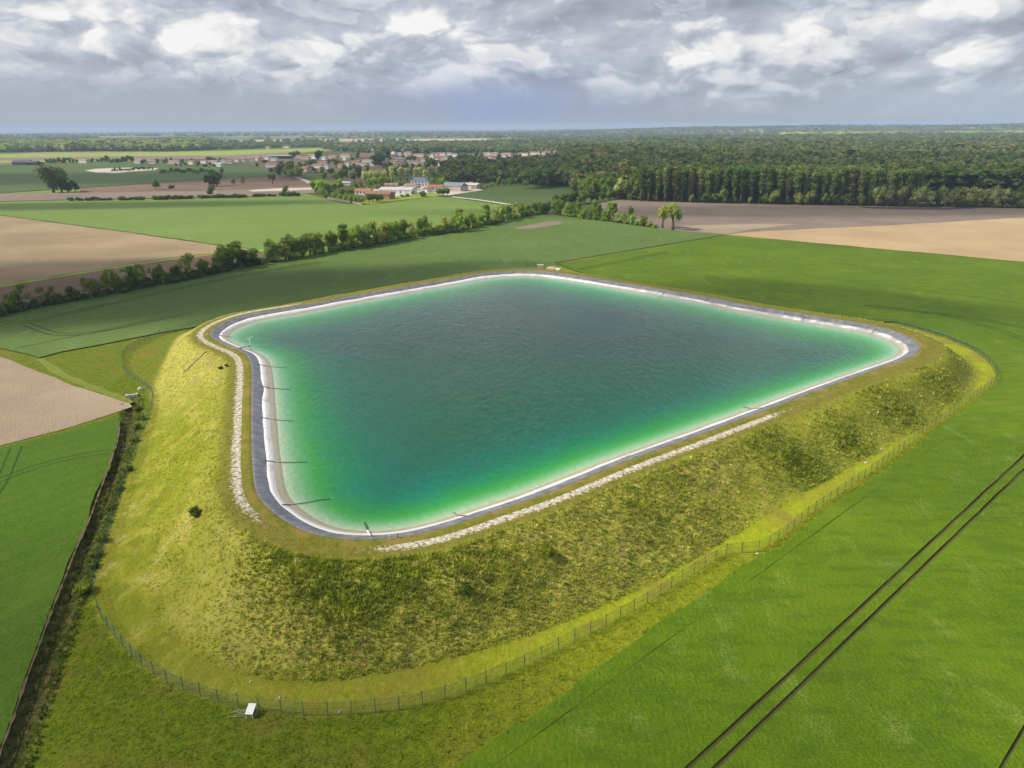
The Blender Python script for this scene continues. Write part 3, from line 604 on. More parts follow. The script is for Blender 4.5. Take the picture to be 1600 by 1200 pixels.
def crown_arrays(R, lobes, nq, qs, core=.74, up=.25):
    """leaf clumps (small folded quads) spread through a few lobes, over a lumpy inner mass"""
    V = []; F3 = []; F4 = []; n = 0
    lobes = np.array(lobes, float); wgt = (lobes[:, 3]*lobes[:, 4]*lobes[:, 5])**.66; wgt /= wgt.sum()
    if core > 0:
        for L in lobes:
            v = ICO_V*(1+.28*(R.random((len(ICO_V), 1))-.5))*L[3:6]*core+L[:3]; V.append(v); F3.append(ICO_F+n); n += len(v)
    li = R.choice(len(lobes), nq, p=wgt); L = lobes[li]
    d = R.normal(size=(nq, 3)); d[:, 2] += up; d /= np.linalg.norm(d, axis=1)[:, None]
    rr = R.uniform(.70, 1.08, nq)[:, None]
    c = L[:, :3]+d*L[:, 3:6]*rr
    nn = d+R.normal(size=(nq, 3))*.55; nn /= np.linalg.norm(nn, axis=1)[:, None]
    a = np.cross(nn, R.normal(size=(nq, 3))); a /= np.linalg.norm(a, axis=1)[:, None]+1e-9; b = np.cross(nn, a)
    s = (qs*R.uniform(.5, 1.35, nq))[:, None]; k = lambda: R.uniform(.6, 1.2, nq)[:, None]
    q4 = np.stack([c-a*s*k()-nn*s*.3, c-b*s*.7*k()+nn*s*.15, c+a*s*k()-nn*s*.25, c+b*s*.7*k()+nn*s*.15], 1).reshape(-1, 3)
    V.append(q4); F4 = np.arange(nq*4).reshape(nq, 4)+n
    return np.vstack(V), (np.vstack(F3) if F3 else np.zeros((0, 3), int)), F4
def lobes_for(kind, R):
    if kind == 'round':
        L = [(0, 0, .56, .27, .27, .32)]
        for i in range(6):
            a = i*1.05+R.uniform(-.4, .4); r = R.uniform(.14, .26); L.append((r*math.cos(a), r*math.sin(a), R.uniform(.26, .80), *(R.uniform(.14, .22, 3))))
        return L
    if kind == 'open':       # loose crown with gaps
        L = []
        for i in range(9):
            a = i*.7+R.uniform(-.4, .4); r = R.uniform(.05, .30); L.append((r*math.cos(a), r*math.sin(a), R.uniform(.28, .90), *(R.uniform(.10, .16, 3))))
        return L
    if kind == 'tall':
        L = []
        for i in range(7):
            h = .22+.68*i/6; r = .13*math.sin(math.pi*min(1, .18+.78*(1-i/7.5))); L.append((R.uniform(-.03, .03), R.uniform(-.03, .03), h, r*R.uniform(.85, 1.2), r*R.uniform(.85, 1.2), .11))
        return L
    if kind == 'willow':
        L = [(0, 0, .62, .26, .26, .30)]
        for i in range(7):
            a = i*.9+R.uniform(-.3, .3); r = R.uniform(.16, .26); L.append((r*math.cos(a), r*math.sin(a), R.uniform(.45, .76), .13, .13, R.uniform(.17, .24)))
        return L
    if kind == 'bush':
        L = []
        for i in range(6):
            a = i*1.05+R.uniform(-.4, .4); r = R.uniform(.1, .42); L.append((r*math.cos(a), r*math.sin(a), R.uniform(.30, .62), *(R.uniform(.25, .38, 3))))
        return L
    if kind == 'clipped':
        L = []
        for i in range(5):
            a = i*1.25+R.uniform(-.4, .4); r = R.uniform(.08, .2); L.append((r*math.cos(a), r*math.sin(a), R.uniform(.42, .66), .23, .23, R.uniform(.26, .32)))
        return L
TPL = {}
SPEC = {'round': (420, .045, .72, .035), 'open': (380, .04, .45, .03), 'tall': (420, .030, .8, .016), 'willow': (700, .03, .6, .05), 'bush': (260, .09, .75, .03), 'clipped': (420, .04, .85, .03)}
for kind, (nq, qs, core, tr_) in SPEC.items():
    for vnt in range(4):
        R = np.random.default_rng(hash(kind) % 1000+vnt if False else sum(map(ord, kind))*7+vnt)
        L = lobes_for(kind, R); V, F3, F4 = crown_arrays(R, L, nq, qs, core)
        cm = mesh_np('crown', V, [F3, F4]); cm.materials.append(M_leaf)
        b = MB(); top = .55
        b.tube([(0, 0, -.02), (.01, .0, .18), (.0, .015, .36), (.01, 0, top)], [tr_*1.25, tr_, tr_*.75, tr_*.35], 7)
        for lb in L[1:5]: b.tube([(.0, .01, .30), (lb[0]*.5, lb[1]*.5, .30+(lb[2]-.3)*.55), (lb[0], lb[1], lb[2])], [tr_*.55, tr_*.4, tr_*.15], 5)
        tm = b.mesh('trunk', True); tm.materials.append(M_bark)
        TPL[kind, vnt] = (cm, tm)
# single-mesh templates for trees too small to show parts, and for the woods
def far_template(kind, seed, nq, qs):
    R = np.random.default_rng(seed); L = lobes_for(kind, R)[:5] if kind != 'tall' else lobes_for(kind, R)[::2]
    return crown_arrays(R, L, nq, qs, .80)
FAR = {}
for kind, nq, qs in (('round', 46, .12), ('tall', 40, .075), ('bush', 30, .16), ('open', 44, .10)):
    for vnt in range(5):
        V, F3, F4 = far_template(kind, 100+sum(map(ord, kind))+vnt, nq, qs); FAR[kind, vnt] = (V, F3, F4)
FARM = {}
for k_, (V, F3, F4) in FAR.items():
    fm = mesh_np('tree', V, [F3, F4]); fm.materials.append(M_leaf); FARM[k_] = fm
ORD = lambda n: ('%d%s' % (n, 'th' if 10 <= n % 100 <= 20 else {1: 'st', 2: 'nd', 3: 'rd'}.get(n % 10, 'th')))
def tree(name, kind, xy, h, wide, col, label, cat='tree', group=None, gz=None, small=False):
    zz = float(ground_z(xy)[0]) if gz is None else gz
    ju = random.uniform(.82, 1.22); jh = random.uniform(.93, 1.05); jit = lambda c: (c[0]*ju*jh, c[1]*ju, c[2]*ju)
    vn = random.randrange(5 if small else 4); rz = random.uniform(0, 6.28)
    if small:
        o = link(name, FARM[kind, vn]); o.location = (xy[0], xy[1], zz-.1); o.rotation_euler = (0, 0, rz); o.scale = (h*wide, h*wide, h); o.color = (*jit(col), 1)
        return tag(o, label, cat, group)
    r = empty(name, (xy[0], xy[1], zz-.05), rz, (h*wide, h*wide, h)); tag(r, label, cat, group)
    cm, tm = TPL[kind, vn]; c = link('crown', cm, None, r); c.color = (*jit(col), 1); link('trunk', tm, None, r)
    return r
GREEN = (.16, .24, .026); DARK = (.068, .105, .022); MID = (.125, .175, .032); PALE = (.28, .31, .08); OLIVE = (.16, .185, .042); BRIGHT = (.22, .33, .018); GREY = (.21, .21, .10); LIME = (.28, .34, .04)
# ------------------------------------------------------------------ hedge along the far green field
H1 = W([(-60, 509), (0, 494), (47, 483), (94, 474), (131, 468), (187, 457), (244, 446), (300, 436), (356, 422), (412, 412), (459, 404), (506, 395), (544, 389), (600, 380), (656, 369), (709, 363), (750, 354), (787, 346), (825, 337), (851, 334)])
H1s = resample(H1, 1.)
def near_px(line, px):        # point of a line that shows at this column of the photograph
    best = None
    for p in line:
        d = np.array([p[0], p[1], -CAM_Z]); x = 800+FP*(d@_r)/(d@_f)
        if best is None or abs(x-px) < best[0]: best = (abs(x-px), p)
    return best[1]
def m_of(px_h, xy): return px_h*math.hypot(xy[0], xy[1], CAM_Z)/FP
big_h1 = [(12, 30, 'open', OLIVE), (40, 44, 'open', MID), (66, 26, 'open', OLIVE), (90, 30, 'open', OLIVE), (112, 22, 'round', DARK), (135, 38, 'open', OLIVE), (152, 34, 'open', GREY), (168, 36, 'open', OLIVE), (184, 34, 'round', OLIVE),
          (203, 33, 'open', MID), (216, 32, 'round', MID), (232, 36, 'open', OLIVE), (246, 28, 'round', MID), (258, 31, 'open', MID), (276, 24, 'round', DARK), (294, 40, 'open', OLIVE), (312, 26, 'round', MID), (334, 30, 'open', OLIVE), (350, 38, 'round', MID), (364, 40, 'round', MID), (378, 30, 'round', DARK), (396, 26, 'round', MID), (420, 26, 'round', MID),
          (436, 22, 'open', GREY), (430, 33, 'round', MID), (446, 32, 'round', OLIVE), (460, 36, 'round', MID), (472, 33, 'round', MID), (484, 33, 'round', OLIVE), (496, 32, 'round', MID), (506, 30, 'open', OLIVE), (520, 31, 'round', MID), (534, 36, 'tall', MID), (545, 26, 'round', LIME), (553, 33, 'round', GREEN), (565, 32, 'round', MID), (576, 34, 'round', MID),
          (588, 36, 'open', PALE), (598, 30, 'open', PALE), (606, 32, 'round', GREEN), (618, 30, 'round', GREEN), (632, 30, 'round', MID), (648, 27, 'open', PALE), (662, 30, 'round', GREEN), (676, 22, 'open', PALE), (690, 24, 'tall', PALE), (703, 25, 'open', PALE), (712, 28, 'round', GREEN), (718, 33, 'tall', GREEN), (727, 20, 'round', GREEN), (740, 25, 'round', GREEN), (755, 25, 'round', GREEN), (762, 28, 'tall', GREEN),
          (774, 23, 'open', PALE), (784, 26, 'round', GREEN), (793, 25, 'round', MID), (804, 25, 'open', PALE), (812, 22, 'round', GREEN), (824, 18, 'round', GREEN), (834, 20, 'round', MID), (845, 19, 'round', MID), (856, 18, 'round', DARK)]
look = {'round': 'bushy', 'open': 'loose open', 'tall': 'slim upright', 'bush': 'low', 'willow': 'feathery', 'clipped': 'clipped'}
def cname(c): return {GREEN: 'fresh green', DARK: 'dark green', MID: 'mid green', PALE: 'pale yellowish', OLIVE: 'olive', BRIGHT: 'bright green', GREY: 'greyish', LIME: 'lime green'}[c]
for i, (px, hp, kind, col) in enumerate(sorted(big_h1)):
    p = near_px(H1s, px); h = m_of(hp, p)*1.06
    tree('hedgerow_tree', kind, p+rng.normal(size=2)*.8, h, .95 if kind != 'tall' else 1.6, col, '%s %s tree, %s from the left along the long hedge' % (look[kind], cname(col), ORD(i+1)), group='trees of the long hedge')
s_l = resample(H1, 3.3); k_ = 0
for p in s_l:
    xpx = 800+FP*(np.array([p[0], p[1], -CAM_Z])@_r)/(np.array([p[0], p[1], -CAM_Z])@_f)
    if xpx < -20 or (xpx > 430 and random.random() < .15): continue
    k_ += 1; dk = xpx < 420
    tree('hedge_shrub', 'bush', p+rng.normal(size=2)*.9, random.uniform(2.6, 4.8) if dk else random.uniform(3., 6.), 1.2, DARK if dk else random.choice((MID, GREEN, PALE, LIME)), 'low %s shrub under the long hedge, %s from its left end' % ('dark' if dk else 'leafy', ORD(k_)), 'shrub', 'shrubs under the long hedge')
H2 = W([(865, 334), (891, 339), (923, 343), (956, 347), (985, 351), (1021, 356)]); H2s = resample(H2, .5)
b2 = [(868, 22, 'round', GREEN), (875, 24, 'round', GREEN), (883, 20, 'round', PALE), (890, 21, 'round', GREEN), (897, 20, 'open', GREEN), (904, 22, 'tall', GREEN), (914, 16, 'round', GREEN), (923, 15, 'round', MID), (932, 27, 'tall', GREEN), (937, 24, 'tall', MID), (945, 18, 'round', GREEN), (950, 27, 'tall', GREEN), (958, 27, 'tall', MID), (965, 17, 'open', PALE), (972, 16, 'round', GREEN), (983, 25, 'tall', MID), (990, 18, 'round', GREEN), (999, 16, 'open', PALE), (1006, 17, 'round', MID), (1016, 13, 'open', PALE)]
for i, (px, hp, kind, col) in enumerate(b2):
    p = near_px(H2s, px); tree('hedgerow_tree', kind, p+rng.normal(size=2)*.8, m_of(hp, p)*1.06, 1. if kind != 'tall' else 1.5, col, '%s %s tree, %s from the left in the short hedge' % (look[kind], cname(col), ORD(i+1)), group='trees of the short hedge')
for i, p in enumerate(resample(H2, 4.5)):
    tree('hedge_shrub', 'bush', p+rng.normal(size=2)*.7, random.uniform(2.5, 4), 1.2, random.choice((MID, GREEN, LIME)), 'low leafy shrub under the short hedge, %s shrub from its left end' % ORD(i+1), 'shrub', 'shrubs under the short hedge')
H3 = W([(868, 320), (885, 321), (905, 319), (925, 316), (945, 313), (962, 310)])
for i, p in enumerate(resample(H3, 7.)):
    tree('hedgerow_tree', 'round', p+rng.normal(size=2)*1.2, random.uniform(8, 12), 1., random.choice((DARK, MID, DARK)), 'dark rounded tree behind the short hedge, %s from the left of its dark row' % ORD(i+1), group='dark trees behind the short hedge')
# the two willows at the field corner
for px, py, hp, wd, lb in ((1035, 356.5, 37, .82, 'smaller left one of two yellow green willows at the field corner'), (1051, 359.5, 41, .98, 'larger right one of two yellow green willows at the field corner')):
    p = at(px, py); tree('willow_tree', 'willow', p, m_of(hp, p)*1.05, wd, (.20, .23, .045), lb, group='pair of willows')
# single trees in the fields on the left
for px, py, hp, kind, wd, col, lb in ((84, 301, 36, 'round', 1.15, (.09, .105, .03), 'big dark spreading tree standing alone at the far left field'), (97, 301, 31, 'round', 1., (.09, .105, .03), 'dark tree leaning into the big spreading tree on its right side'), (106, 300.5, 15, 'bush', .9, DARK, 'dark bush at the foot of the big spreading tree'), (118, 299.5, 15, 'round', .9, DARK, 'small dark tree right of the big spreading tree'),
        (244, 296, 13, 'round', 1.1, DARK, 'small round tree on the edge of the brown field'), (268, 295, 6, 'bush', 1.2, DARK, 'tiny round bush alone in the brown field'), (328, 292, 19, 'round', 1.1, DARK, 'left tree of the dark clump in the brown field'), (339, 291.5, 21, 'round', 1.1, DARK, 'right tree of the dark clump in the brown field'),
        (365, 290, 12, 'open', .8, DARK, 'thin small tree right of the dark clump'), (380, 290, 14, 'open', .9, OLIVE, 'thin leaning tree with sparse crown in the brown field'), (332, 307, 18, 'round', .9, DARK, 'dark tree rising from the low hedge strip below the clump'), (426, 288, 23, 'open', .8, (.06, .065, .03), 'lone bare looking tree with dark crown near the lane'),
        (446, 306.5, 15, 'round', .9, MID, 'small tree on the low hedge left of the farm'), (253, 271, 7, 'bush', 1., MID, 'small tree at the right tip of the gravel yard'), (347, 274, 11, 'round', .8, MID, 'tree at the right end of the orchard row')):
    p = at(px, py); tree('field_tree', kind, p, m_of(hp, p)*1.05, wd, col, lb)
k_ = 0
for a, b, py0, py1, hp in ((109, 114, 314, 314, 5), (122, 173, 313.8, 313.2, 5), (184, 224, 313.2, 312.8, 5.5), (239, 300, 312.4, 311, 6), (314, 386, 310, 309, 6), (396, 432, 307.8, 307, 5), (437, 468, 307, 306.2, 7)):
    n = max(2, int((b-a)/5.5))
    for j in range(n):
        px = a+(b-a)*(j+.5)/n; p = at(px, py0+(py1-py0)*(j+.5)/n); k_ += 1
        tree('hedge_shrub', 'bush', p+rng.normal(size=2)*.7, m_of(hp*random.uniform(.8, 1.25), p), 1.35, DARK, 'dark clipped looking shrub, %s from the left in the broken low hedge strip' % ORD(k_), 'shrub', 'shrubs of the broken low hedge strip')
for j in range(22):
    px = 258+j*3.6; p = at(px, 271.5+.8*math.sin(j)); tree('orchard_tree', 'round', p, m_of(random.uniform(6, 9.5), p), .9, random.choice((MID, DARK, OLIVE)), 'small orchard tree, %s from the left in the row by the village' % ORD(j+1), group='orchard row by the village', small=True)
for j in range(17):
    px = 176+j*3.9; p = at(px, (268.2 if j < 9 else 267.)-.1*j); tree('yard_tree', 'round', p, m_of(random.uniform(4, 6.5), p), 1.1, DARK, 'small dark round tree, %s from the left on the pale gravel yard' % ORD(j+1), group='trees on the gravel yard', small=True)
# ------------------------------------------------------------------ trees of the farm
farm_trees = [(493, 302, 21, 'round', 1.1, GREEN), (505, 304, 22, 'round', 1.25, BRIGHT), (514, 303.5, 15, 'round', 1.1, GREEN), (530, 299, 19, 'round', 1.1, GREEN), (522, 300, 14, 'round', 1., GREEN), (534, 303.5, 10, 'bush', 1., (.13, .15, .02)), (547, 303, 9, 'bush', 1.1, (.14, .14, .03)), (556, 297, 13, 'round', 1., MID), (564, 294, 12, 'round', 1., OLIVE), (510, 309, 6, 'bush', 1.2, (.15, .17, .02)), (516, 310, 5, 'bush', 1.2, (.14, .16, .02)),
              (578, 292, 13, 'round', 1.1, GREEN), (586, 291, 14, 'round', 1.1, BRIGHT), (596, 290, 14, 'round', 1.1, BRIGHT), (606, 289.5, 13, 'round', 1.1, GREEN), (603, 291, 9, 'round', 1.1, (.12, .15, .02)), (590, 296, 9, 'bush', 1.1, OLIVE), (624, 290, 7, 'bush', 1.2, OLIVE), (631, 289, 7, 'bush', 1.2, OLIVE),
              (655, 296.5, 9, 'open', .9, (.12, .14, .03)), (661, 307.5, 10, 'bush', 1.1, GREEN), (645, 306, 9, 'open', 1., (.1, .14, .02)), (636, 308, 6, 'bush', 1.1, GREEN), (628, 308.5, 5, 'bush', 1.1, OLIVE), (690, 290, 13, 'round', 1.15, BRIGHT), (677, 288, 10, 'round', 1., BRIGHT), (698, 289, 8, 'bush', 1.1, GREEN), (747, 288, 9, 'round', 1., (.14, .17, .02)), (737, 289, 6, 'bush', 1.1, LIME), (760, 293, 5, 'bush', 1.2, GREEN), (768, 291, 6, 'bush', 1.2, GREEN), (778, 291, 9, 'round', 1., (.13, .15, .02)), (788, 291, 11, 'round', 1.1, GREEN), (797, 290.5, 13, 'round', 1.1, GREEN), (806, 290, 12, 'round', 1., MID)]
for i, (px, py, hp, kind, wd, col) in enumerate(sorted(farm_trees)):
    p = at(px, py); tree('farm_tree', kind, p, m_of(hp, p)*1.05, wd, col, '%s tree around the farm buildings, %s of them from the left' % ('low bushy' if kind == 'bush' else 'rounded leafy', ORD(i+1)), group='trees around the farm')
row = [(523, 311.5, 10.5), (532, 313.5, 11.5), (540, 315.5, 12), (548, 317.5, 13), (556, 318.6, 13), (563, 319.2, 13.5)]
for i, (px, py, hp) in enumerate(row):
    p = at(px, py); tree('clipped_tree', 'clipped', p, m_of(hp, p), 1.1, BRIGHT if i < 3 else GREEN, 'clipped tree lining the farm wall, %s from the left in its row' % ORD(i+1), group='clipped trees along the farm wall')
for i, px in enumerate((577, 583, 589, 595)):
    p = at(px, 317-.35*i); tree('clipped_tree', 'clipped', p, m_of(14, p), 1.0, (.085, .13, .015), 'dark clipped tree before the brown barn, %s of four from the left' % ORD(i+1), group='four clipped trees before the brown barn')
for i, px in enumerate((686, 692.5, 699)):
    p = at(px, 306.6-.2*i); tree('clipped_tree', 'clipped', p, m_of(12.5, p), 1.15, (.10, .17, .015), 'dark clipped tree at the lane head, %s of three from the left' % ORD(i+1), group='three clipped trees at the lane head')
for i, (px, py, hp, wd, kind) in enumerate(((572, 288, 20, 1.1, 'willow'), (581, 288, 21, 1.1, 'willow'), (590, 287, 21, 1., 'willow'), (601, 286, 20, .8, 'willow'), (613, 285, 22, 1.5, 'tall'), (626, 285, 21, 1.5, 'tall'), (636, 285, 20, 1.6, 'tall'), (650, 284, 19, 1.5, 'tall'), (657, 284, 20, 1.5, 'tall'), (664, 285, 17, 1.5, 'tall'))):
    p = at(px, py); tree('poplar_tree' if kind == 'tall' else 'willow_tree', kind, p, m_of(hp, p)*1.05, wd, (.40, .42, .16), 'pale %s tree behind the farm, %s from the left in the pale row' % ('slim' if kind == 'tall' else 'broad feathery', ORD(i+1)), group='pale trees behind the farm')

# ------------------------------------------------------------------ the poplar plantation and its lighter fringe (front rows one by one)
FR = W([(1004, 316.5), (1100, 318), (1200, 320), (1360, 323), (1440, 324)]); back = np.array([-.06, 1.])
L_P = 'tall dark poplar in the front ranks of the plantation beyond the brown field'
rowp = resample(FR, 6.6); n_pop = 0
for r_ in range(3):
    for p in rowp:
        tree('poplar_tree', 'tall', p+back*(9+r_*7)+rng.normal(size=2)*.7+np.array([3.3*(r_ % 2), 0]), random.uniform(25, 29.5), random.uniform(1.0, 1.3), random.choice(((0.085, 0.130, 0.031), (0.112, 0.151, 0.041), (0.134, 0.157, 0.049))), L_P, group='front ranks of the poplar plantation', gz=0); n_pop += 1
fr2 = resample(W([(990, 314), (1100, 317.6), (1200, 319.6), (1370, 322.6)]), 9.)
for i, p in enumerate(fr2):
    h = random.uniform(6, 13); tree('woodland_tree', random.choice(('round', 'open', 'round')), p+np.array([rng.normal()*2, 2.5]), h, 1., random.choice((MID, OLIVE, DARK)), 'small understorey tree before the poplars, %s from the left along the wood edge' % ORD(i+1), group='understorey along the wood edge', gz=0)
fr3 = resample(W([(1372, 322.6), (1480, 324.6), (1600, 326.5), (1680, 328)]), 8.5)
for i, p in enumerate(fr3):
    h = random.uniform(13, 18.5); tree('woodland_tree', random.choice(('round', 'round', 'open')), p+np.array([rng.normal()*2, rng.normal()*2+4]), h, 1.05, random.choice(((0.223, 0.234, 0.089), (0.189, 0.212, 0.066), (0.134, 0.167, 0.049))), 'pale rounded tree at the wood edge right of the poplars, %s from the left' % ORD(i+1), group='pale trees at the wood edge', gz=0)
fr4 = resample(W([(900, 303), (930, 308), (965, 310.5), (1000, 314)]), 8.)
for i, p in enumerate(fr4):
    tree('woodland_tree', 'round', p+rng.normal(size=2)*2+np.array([0, 6]), random.uniform(15, 22) if i != 8 else 19, 1.05, random.choice((DARK, MID, OLIVE)) if i != 8 else (0.289, 0.312, 0.112), 'rounded tree at the left corner of the great wood, %s from the left' % ORD(i+1), group='trees at the left corner of the great wood', gz=0)

# ------------------------------------------------------------------ woods that read as one mass
def wood(name, pts, kinds, cols, extra=None):
    Vs, F3s, F4s, Cs = [], [], [], []; n = 0
    for (x, y, h, wd), kd, col in zip(pts, kinds, cols):
        V, F3, F4 = FAR[kd]; a = random.uniform(0, 6.28); ca, sa = math.cos(a), math.sin(a)
        z0 = curv(x, y)+float(hill(np.array([x]), np.array([y]))[0])
        v = np.stack([(V[:, 0]*ca-V[:, 1]*sa)*h*wd+x, (V[:, 0]*sa+V[:, 1]*ca)*h*wd+y, V[:, 2]*h+z0-.04*h], 1)
        Vs.append(v); F3s.append(F3+n); F4s.append(F4+n); Cs.append(np.broadcast_to(np.array([*col, 1.], np.float32), (len(V), 4))); n += len(V)
    me = mesh_np(name, np.vstack(Vs), [np.vstack(F3s), np.vstack(F4s)], False, {'tint': ('FLOAT_COLOR', np.vstack(Cs))})
    return tag(link(name, me, M_wood), kind='stuff')
def fill(poly, sp, avoid=()):
    lo, hi = poly.min(0), poly.max(0); x = np.arange(lo[0], hi[0], sp); y = np.arange(lo[1], hi[1], sp)
    G = np.stack(np.meshgrid(x, y), -1).reshape(-1, 2)+rng.uniform(-.42, .42, (len(x)*len(y), 2))*sp
    k = inside(G, poly)
    for a in avoid: k &= ~inside(G, a)
    return G[k]
def forest(name, poly_px, sp, hr, pal, kinds=('round', 'open', 'tall'), kw=(.6, .25, .15), avoid=(), tallw=1.5, thin=None, world=False):
    G = fill(poly_px if world else W(poly_px), sp, avoid)
    if thin is not None: G = G[thin(G)]
    pts, kd, cl = [], [], []
    big_n = vnoise(G[:, 0], G[:, 1], 120, 21)
    for i, (x, y) in enumerate(G):
        kk = random.choices(kinds, kw)[0]; h = random.uniform(*hr)*(.82+.36*big_n[i]); wd = {'round': 1.15, 'open': 1.2, 'bush': 1.2, 'tall': tallw}[kk]*random.uniform(.85, 1.2)*max(1., sp/9.5*.9)
        c = np.array(random.choice(pal))*random.uniform(.8, 1.25); pts.append((x, y, h, wd)); kd.append((kk, random.randrange(5))); cl.append(c)
    return wood(name, pts, kd, cl)
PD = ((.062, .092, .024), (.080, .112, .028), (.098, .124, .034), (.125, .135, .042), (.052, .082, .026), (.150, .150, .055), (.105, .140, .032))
front = np.array([at(x, y) for x, y in ((1004, 316.5), (1100, 318), (1200, 320), (1360, 323), (1440, 324))])
forest('poplar_wood', np.vstack([front+back*31, (front+back*80)[::-1]]), 7.2, (25, 29), ((0.082, 0.125, 0.030), (0.108, 0.146, 0.039), (0.129, 0.151, 0.047)), ('tall',), (1,), tallw=1.25, world=True)
rb = np.array([at(x, y) for x, y in ((1436, 318), (1500, 319), (1620, 320.5), (1760, 322))])
forest('dark_wood', np.vstack([rb+np.array([0, 10]), (rb+np.array([20, 90]))[::-1]]), 6.5, (23, 27), ((.052, .078, .020), (.062, .088, .024)), ('tall',), (1,), tallw=1.6, world=True)
forest('pale_wood', [(1440, 322.5), (1600, 325.5), (1850, 329.5), (1850, 323), (1600, 320.6), (1440, 319)], 7.5, (8, 14), ((.13, .15, .045), (.10, .125, .036), (.16, .165, .06)), ('round', 'bush'), (.7, .3))
forest('wood', [(900, 302), (960, 309), (1003, 312), (1100, 309), (1440, 311), (1800, 318), (2000, 290), (1900, 262), (1400, 256), (1000, 258), (890, 268), (880, 290)], 10.5, (17, 25), PD)
forest('wood', [(880, 268), (1000, 258), (1400, 256), (1900, 262), (1950, 240), (1700, 229), (1300, 229), (1000, 233), (880, 240)], 14, (17, 25), PD)
forest('wood', [(1000, 233), (1300, 229), (1700, 229), (1850, 217), (1500, 214.), (1200, 216.5), (985, 221)], 22, (17, 25), PD+((0.096, 0.133, 0.039), (0.118, 0.146, 0.047)))
forest('wood', [(690, 290), (740, 285), (800, 288), (880, 287), (885, 268), (880, 256), (760, 262), (700, 266), (690, 276)], 9.5, (11, 18), ((.060, .088, .026), (.075, .105, .030), (.11, .115, .045), (.050, .078, .024), (.10, .13, .03)))
forest('wood', [(820, 296), (850, 293), (884, 289), (900, 296), (898, 285), (840, 282)], 9, (14, 20), ((0.075, 0.108, 0.034), (0.086, 0.129, 0.034)))
forest('wood', [(500, 282), (566, 277.5), (690, 279), (700, 268), (640, 264), (560, 265), (500, 270), (470, 275), (474, 279)], 13, (5, 9), ((0.108, 0.129, 0.047), (0.075, 0.108, 0.034), (0.129, 0.151, 0.064), (0.096, 0.108, 0.053)), thin=lambda G: vnoise(G[:, 0], G[:, 1], 40, 5) > .58)
forest('wood', [(520, 236), (600, 240), (760, 239.5), (880, 240), (1000, 233), (985, 221), (850, 221), (760, 226), (620, 227), (520, 229), (505, 231)], 16, (12, 18), ((0.086, 0.118, 0.043), (0.108, 0.139, 0.052), (0.075, 0.108, 0.039), (0.172, 0.204, 0.086), (0.129, 0.161, 0.064)))
forest('pale_wood', [(-120, 240), (0, 238), (130, 236.5), (260, 236.5), (330, 234.), (330, 229), (130, 229), (-120, 231)], 14, (19, 28), ((0.278, 0.321, 0.096), (0.215, 0.268, 0.086), (0.172, 0.215, 0.075), (0.247, 0.272, 0.083)), ('tall', 'round'), (.55, .45), tallw=1.9)
forest('wood', [(330, 234), (440, 231.5), (510, 229.5), (510, 225.), (420, 225), (330, 227)], 18, (10, 15), ((0.086, 0.118, 0.043), (0.108, 0.151, 0.060), (0.151, 0.182, 0.075)))
forest('wood', [(-150, 226), (130, 223), (330, 223), (330, 219.5), (100, 217), (-150, 218)], 40, (14, 24), ((0.108, 0.139, 0.064), (0.129, 0.161, 0.064)), thin=lambda G: vnoise(G[:, 0], G[:, 1], 400, 15) > .35)
forest('sunlit_wood', [(1226, 216.), (1290, 215.4), (1330, 215.2), (1480, 214.6), (1700, 214.), (1700, 212.6), (1226, 214.)], 34, (26, 34), ((.30, .33, .07), (.26, .29, .06)), ('round',), (1,), thin=lambda G: vnoise(G[:, 0], G[:, 1], 260, 25) > .62)  # sunlight on this far strip is put into the pale crown colours
G = np.stack([rng.uniform(-.66, .66, 60000), rng.uniform(0, 1, 60000)], 1)
r_ = 3300*np.exp(G[:, 1]*1.75); xy = np.stack([r_*np.sin(G[:, 0]), r_*np.cos(G[:, 0])], 1)
sw_ = W([(330, 222.4), (500, 221.6), (760, 221), (760, 214.5), (500, 215.5), (330, 217)]); pr = vnoise(xy[:, 0]*.35, xy[:, 1], 380, 41)*.6+vnoise(xy[:, 0]*.4, xy[:, 1], 1300, 42)*.4+np.clip((G[:, 0]-.02)*2.5, 0, .35)
pr[inside(xy, sw_)] = 0; k_sel = np.where(pr > .60)[0][:9000]
pts = [(xy[i, 0], xy[i, 1], random.uniform(11, 20)*(1+.25*(r_[i] > 6000)), 1.6+.9*(r_[i]/8000)) for i in k_sel]
wood('distant_woods', pts, [(random.choice(('round', 'bush', 'open')), random.randrange(5)) for _ in pts], [np.array(random.choice(((0.096, 0.129, 0.053), (0.118, 0.151, 0.064), (0.151, 0.182, 0.075), (0.086, 0.108, 0.053))))*random.uniform(.8, 1.2) for _ in pts])

# ------------------------------------------------------------------ houses
def hmat(name, rough, scale, amt, rows=0.):
    m, t = newmat(name); P = t.pos(); oi = t.n('ObjectInfo').outputs['Color']
    n = t.noise(P, scale, 4, .65); c = t.mix(t.ramp(n, .3, .75), t.mix(1., oi, (1-amt,)*3, 'MULTIPLY'), t.mix(1., oi, (1+amt*.6,)*3, 'MULTIPLY'))
    if rows:
        o = t.n('TexCoord').outputs['Object']; wv = t.n('TexWave', wave_type='BANDS', bands_direction='Y', i_Vector=o, i_Scale=rows).outputs['Fac']
        c = t.mix(t.math('MULTIPLY', wv, .25), c, t.mix(1., oi, (.6, .6, .6), 'MULTIPLY'))
    t.out(t.pbr(c, rough, None, .25)); return m
M_wall = hmat('render_wall', .9, .6, .18); M_roof = hmat('tile_roof', .85, 1.2, .35, 1.2); M_glass = plain('window_glass', (.03, .035, .045), .12, .2, 1, .6); M_door = plain('painted_door', (.62, .58, .48), .6); M_wood2 = plain('dark_timber', (.10, .07, .05), .8)
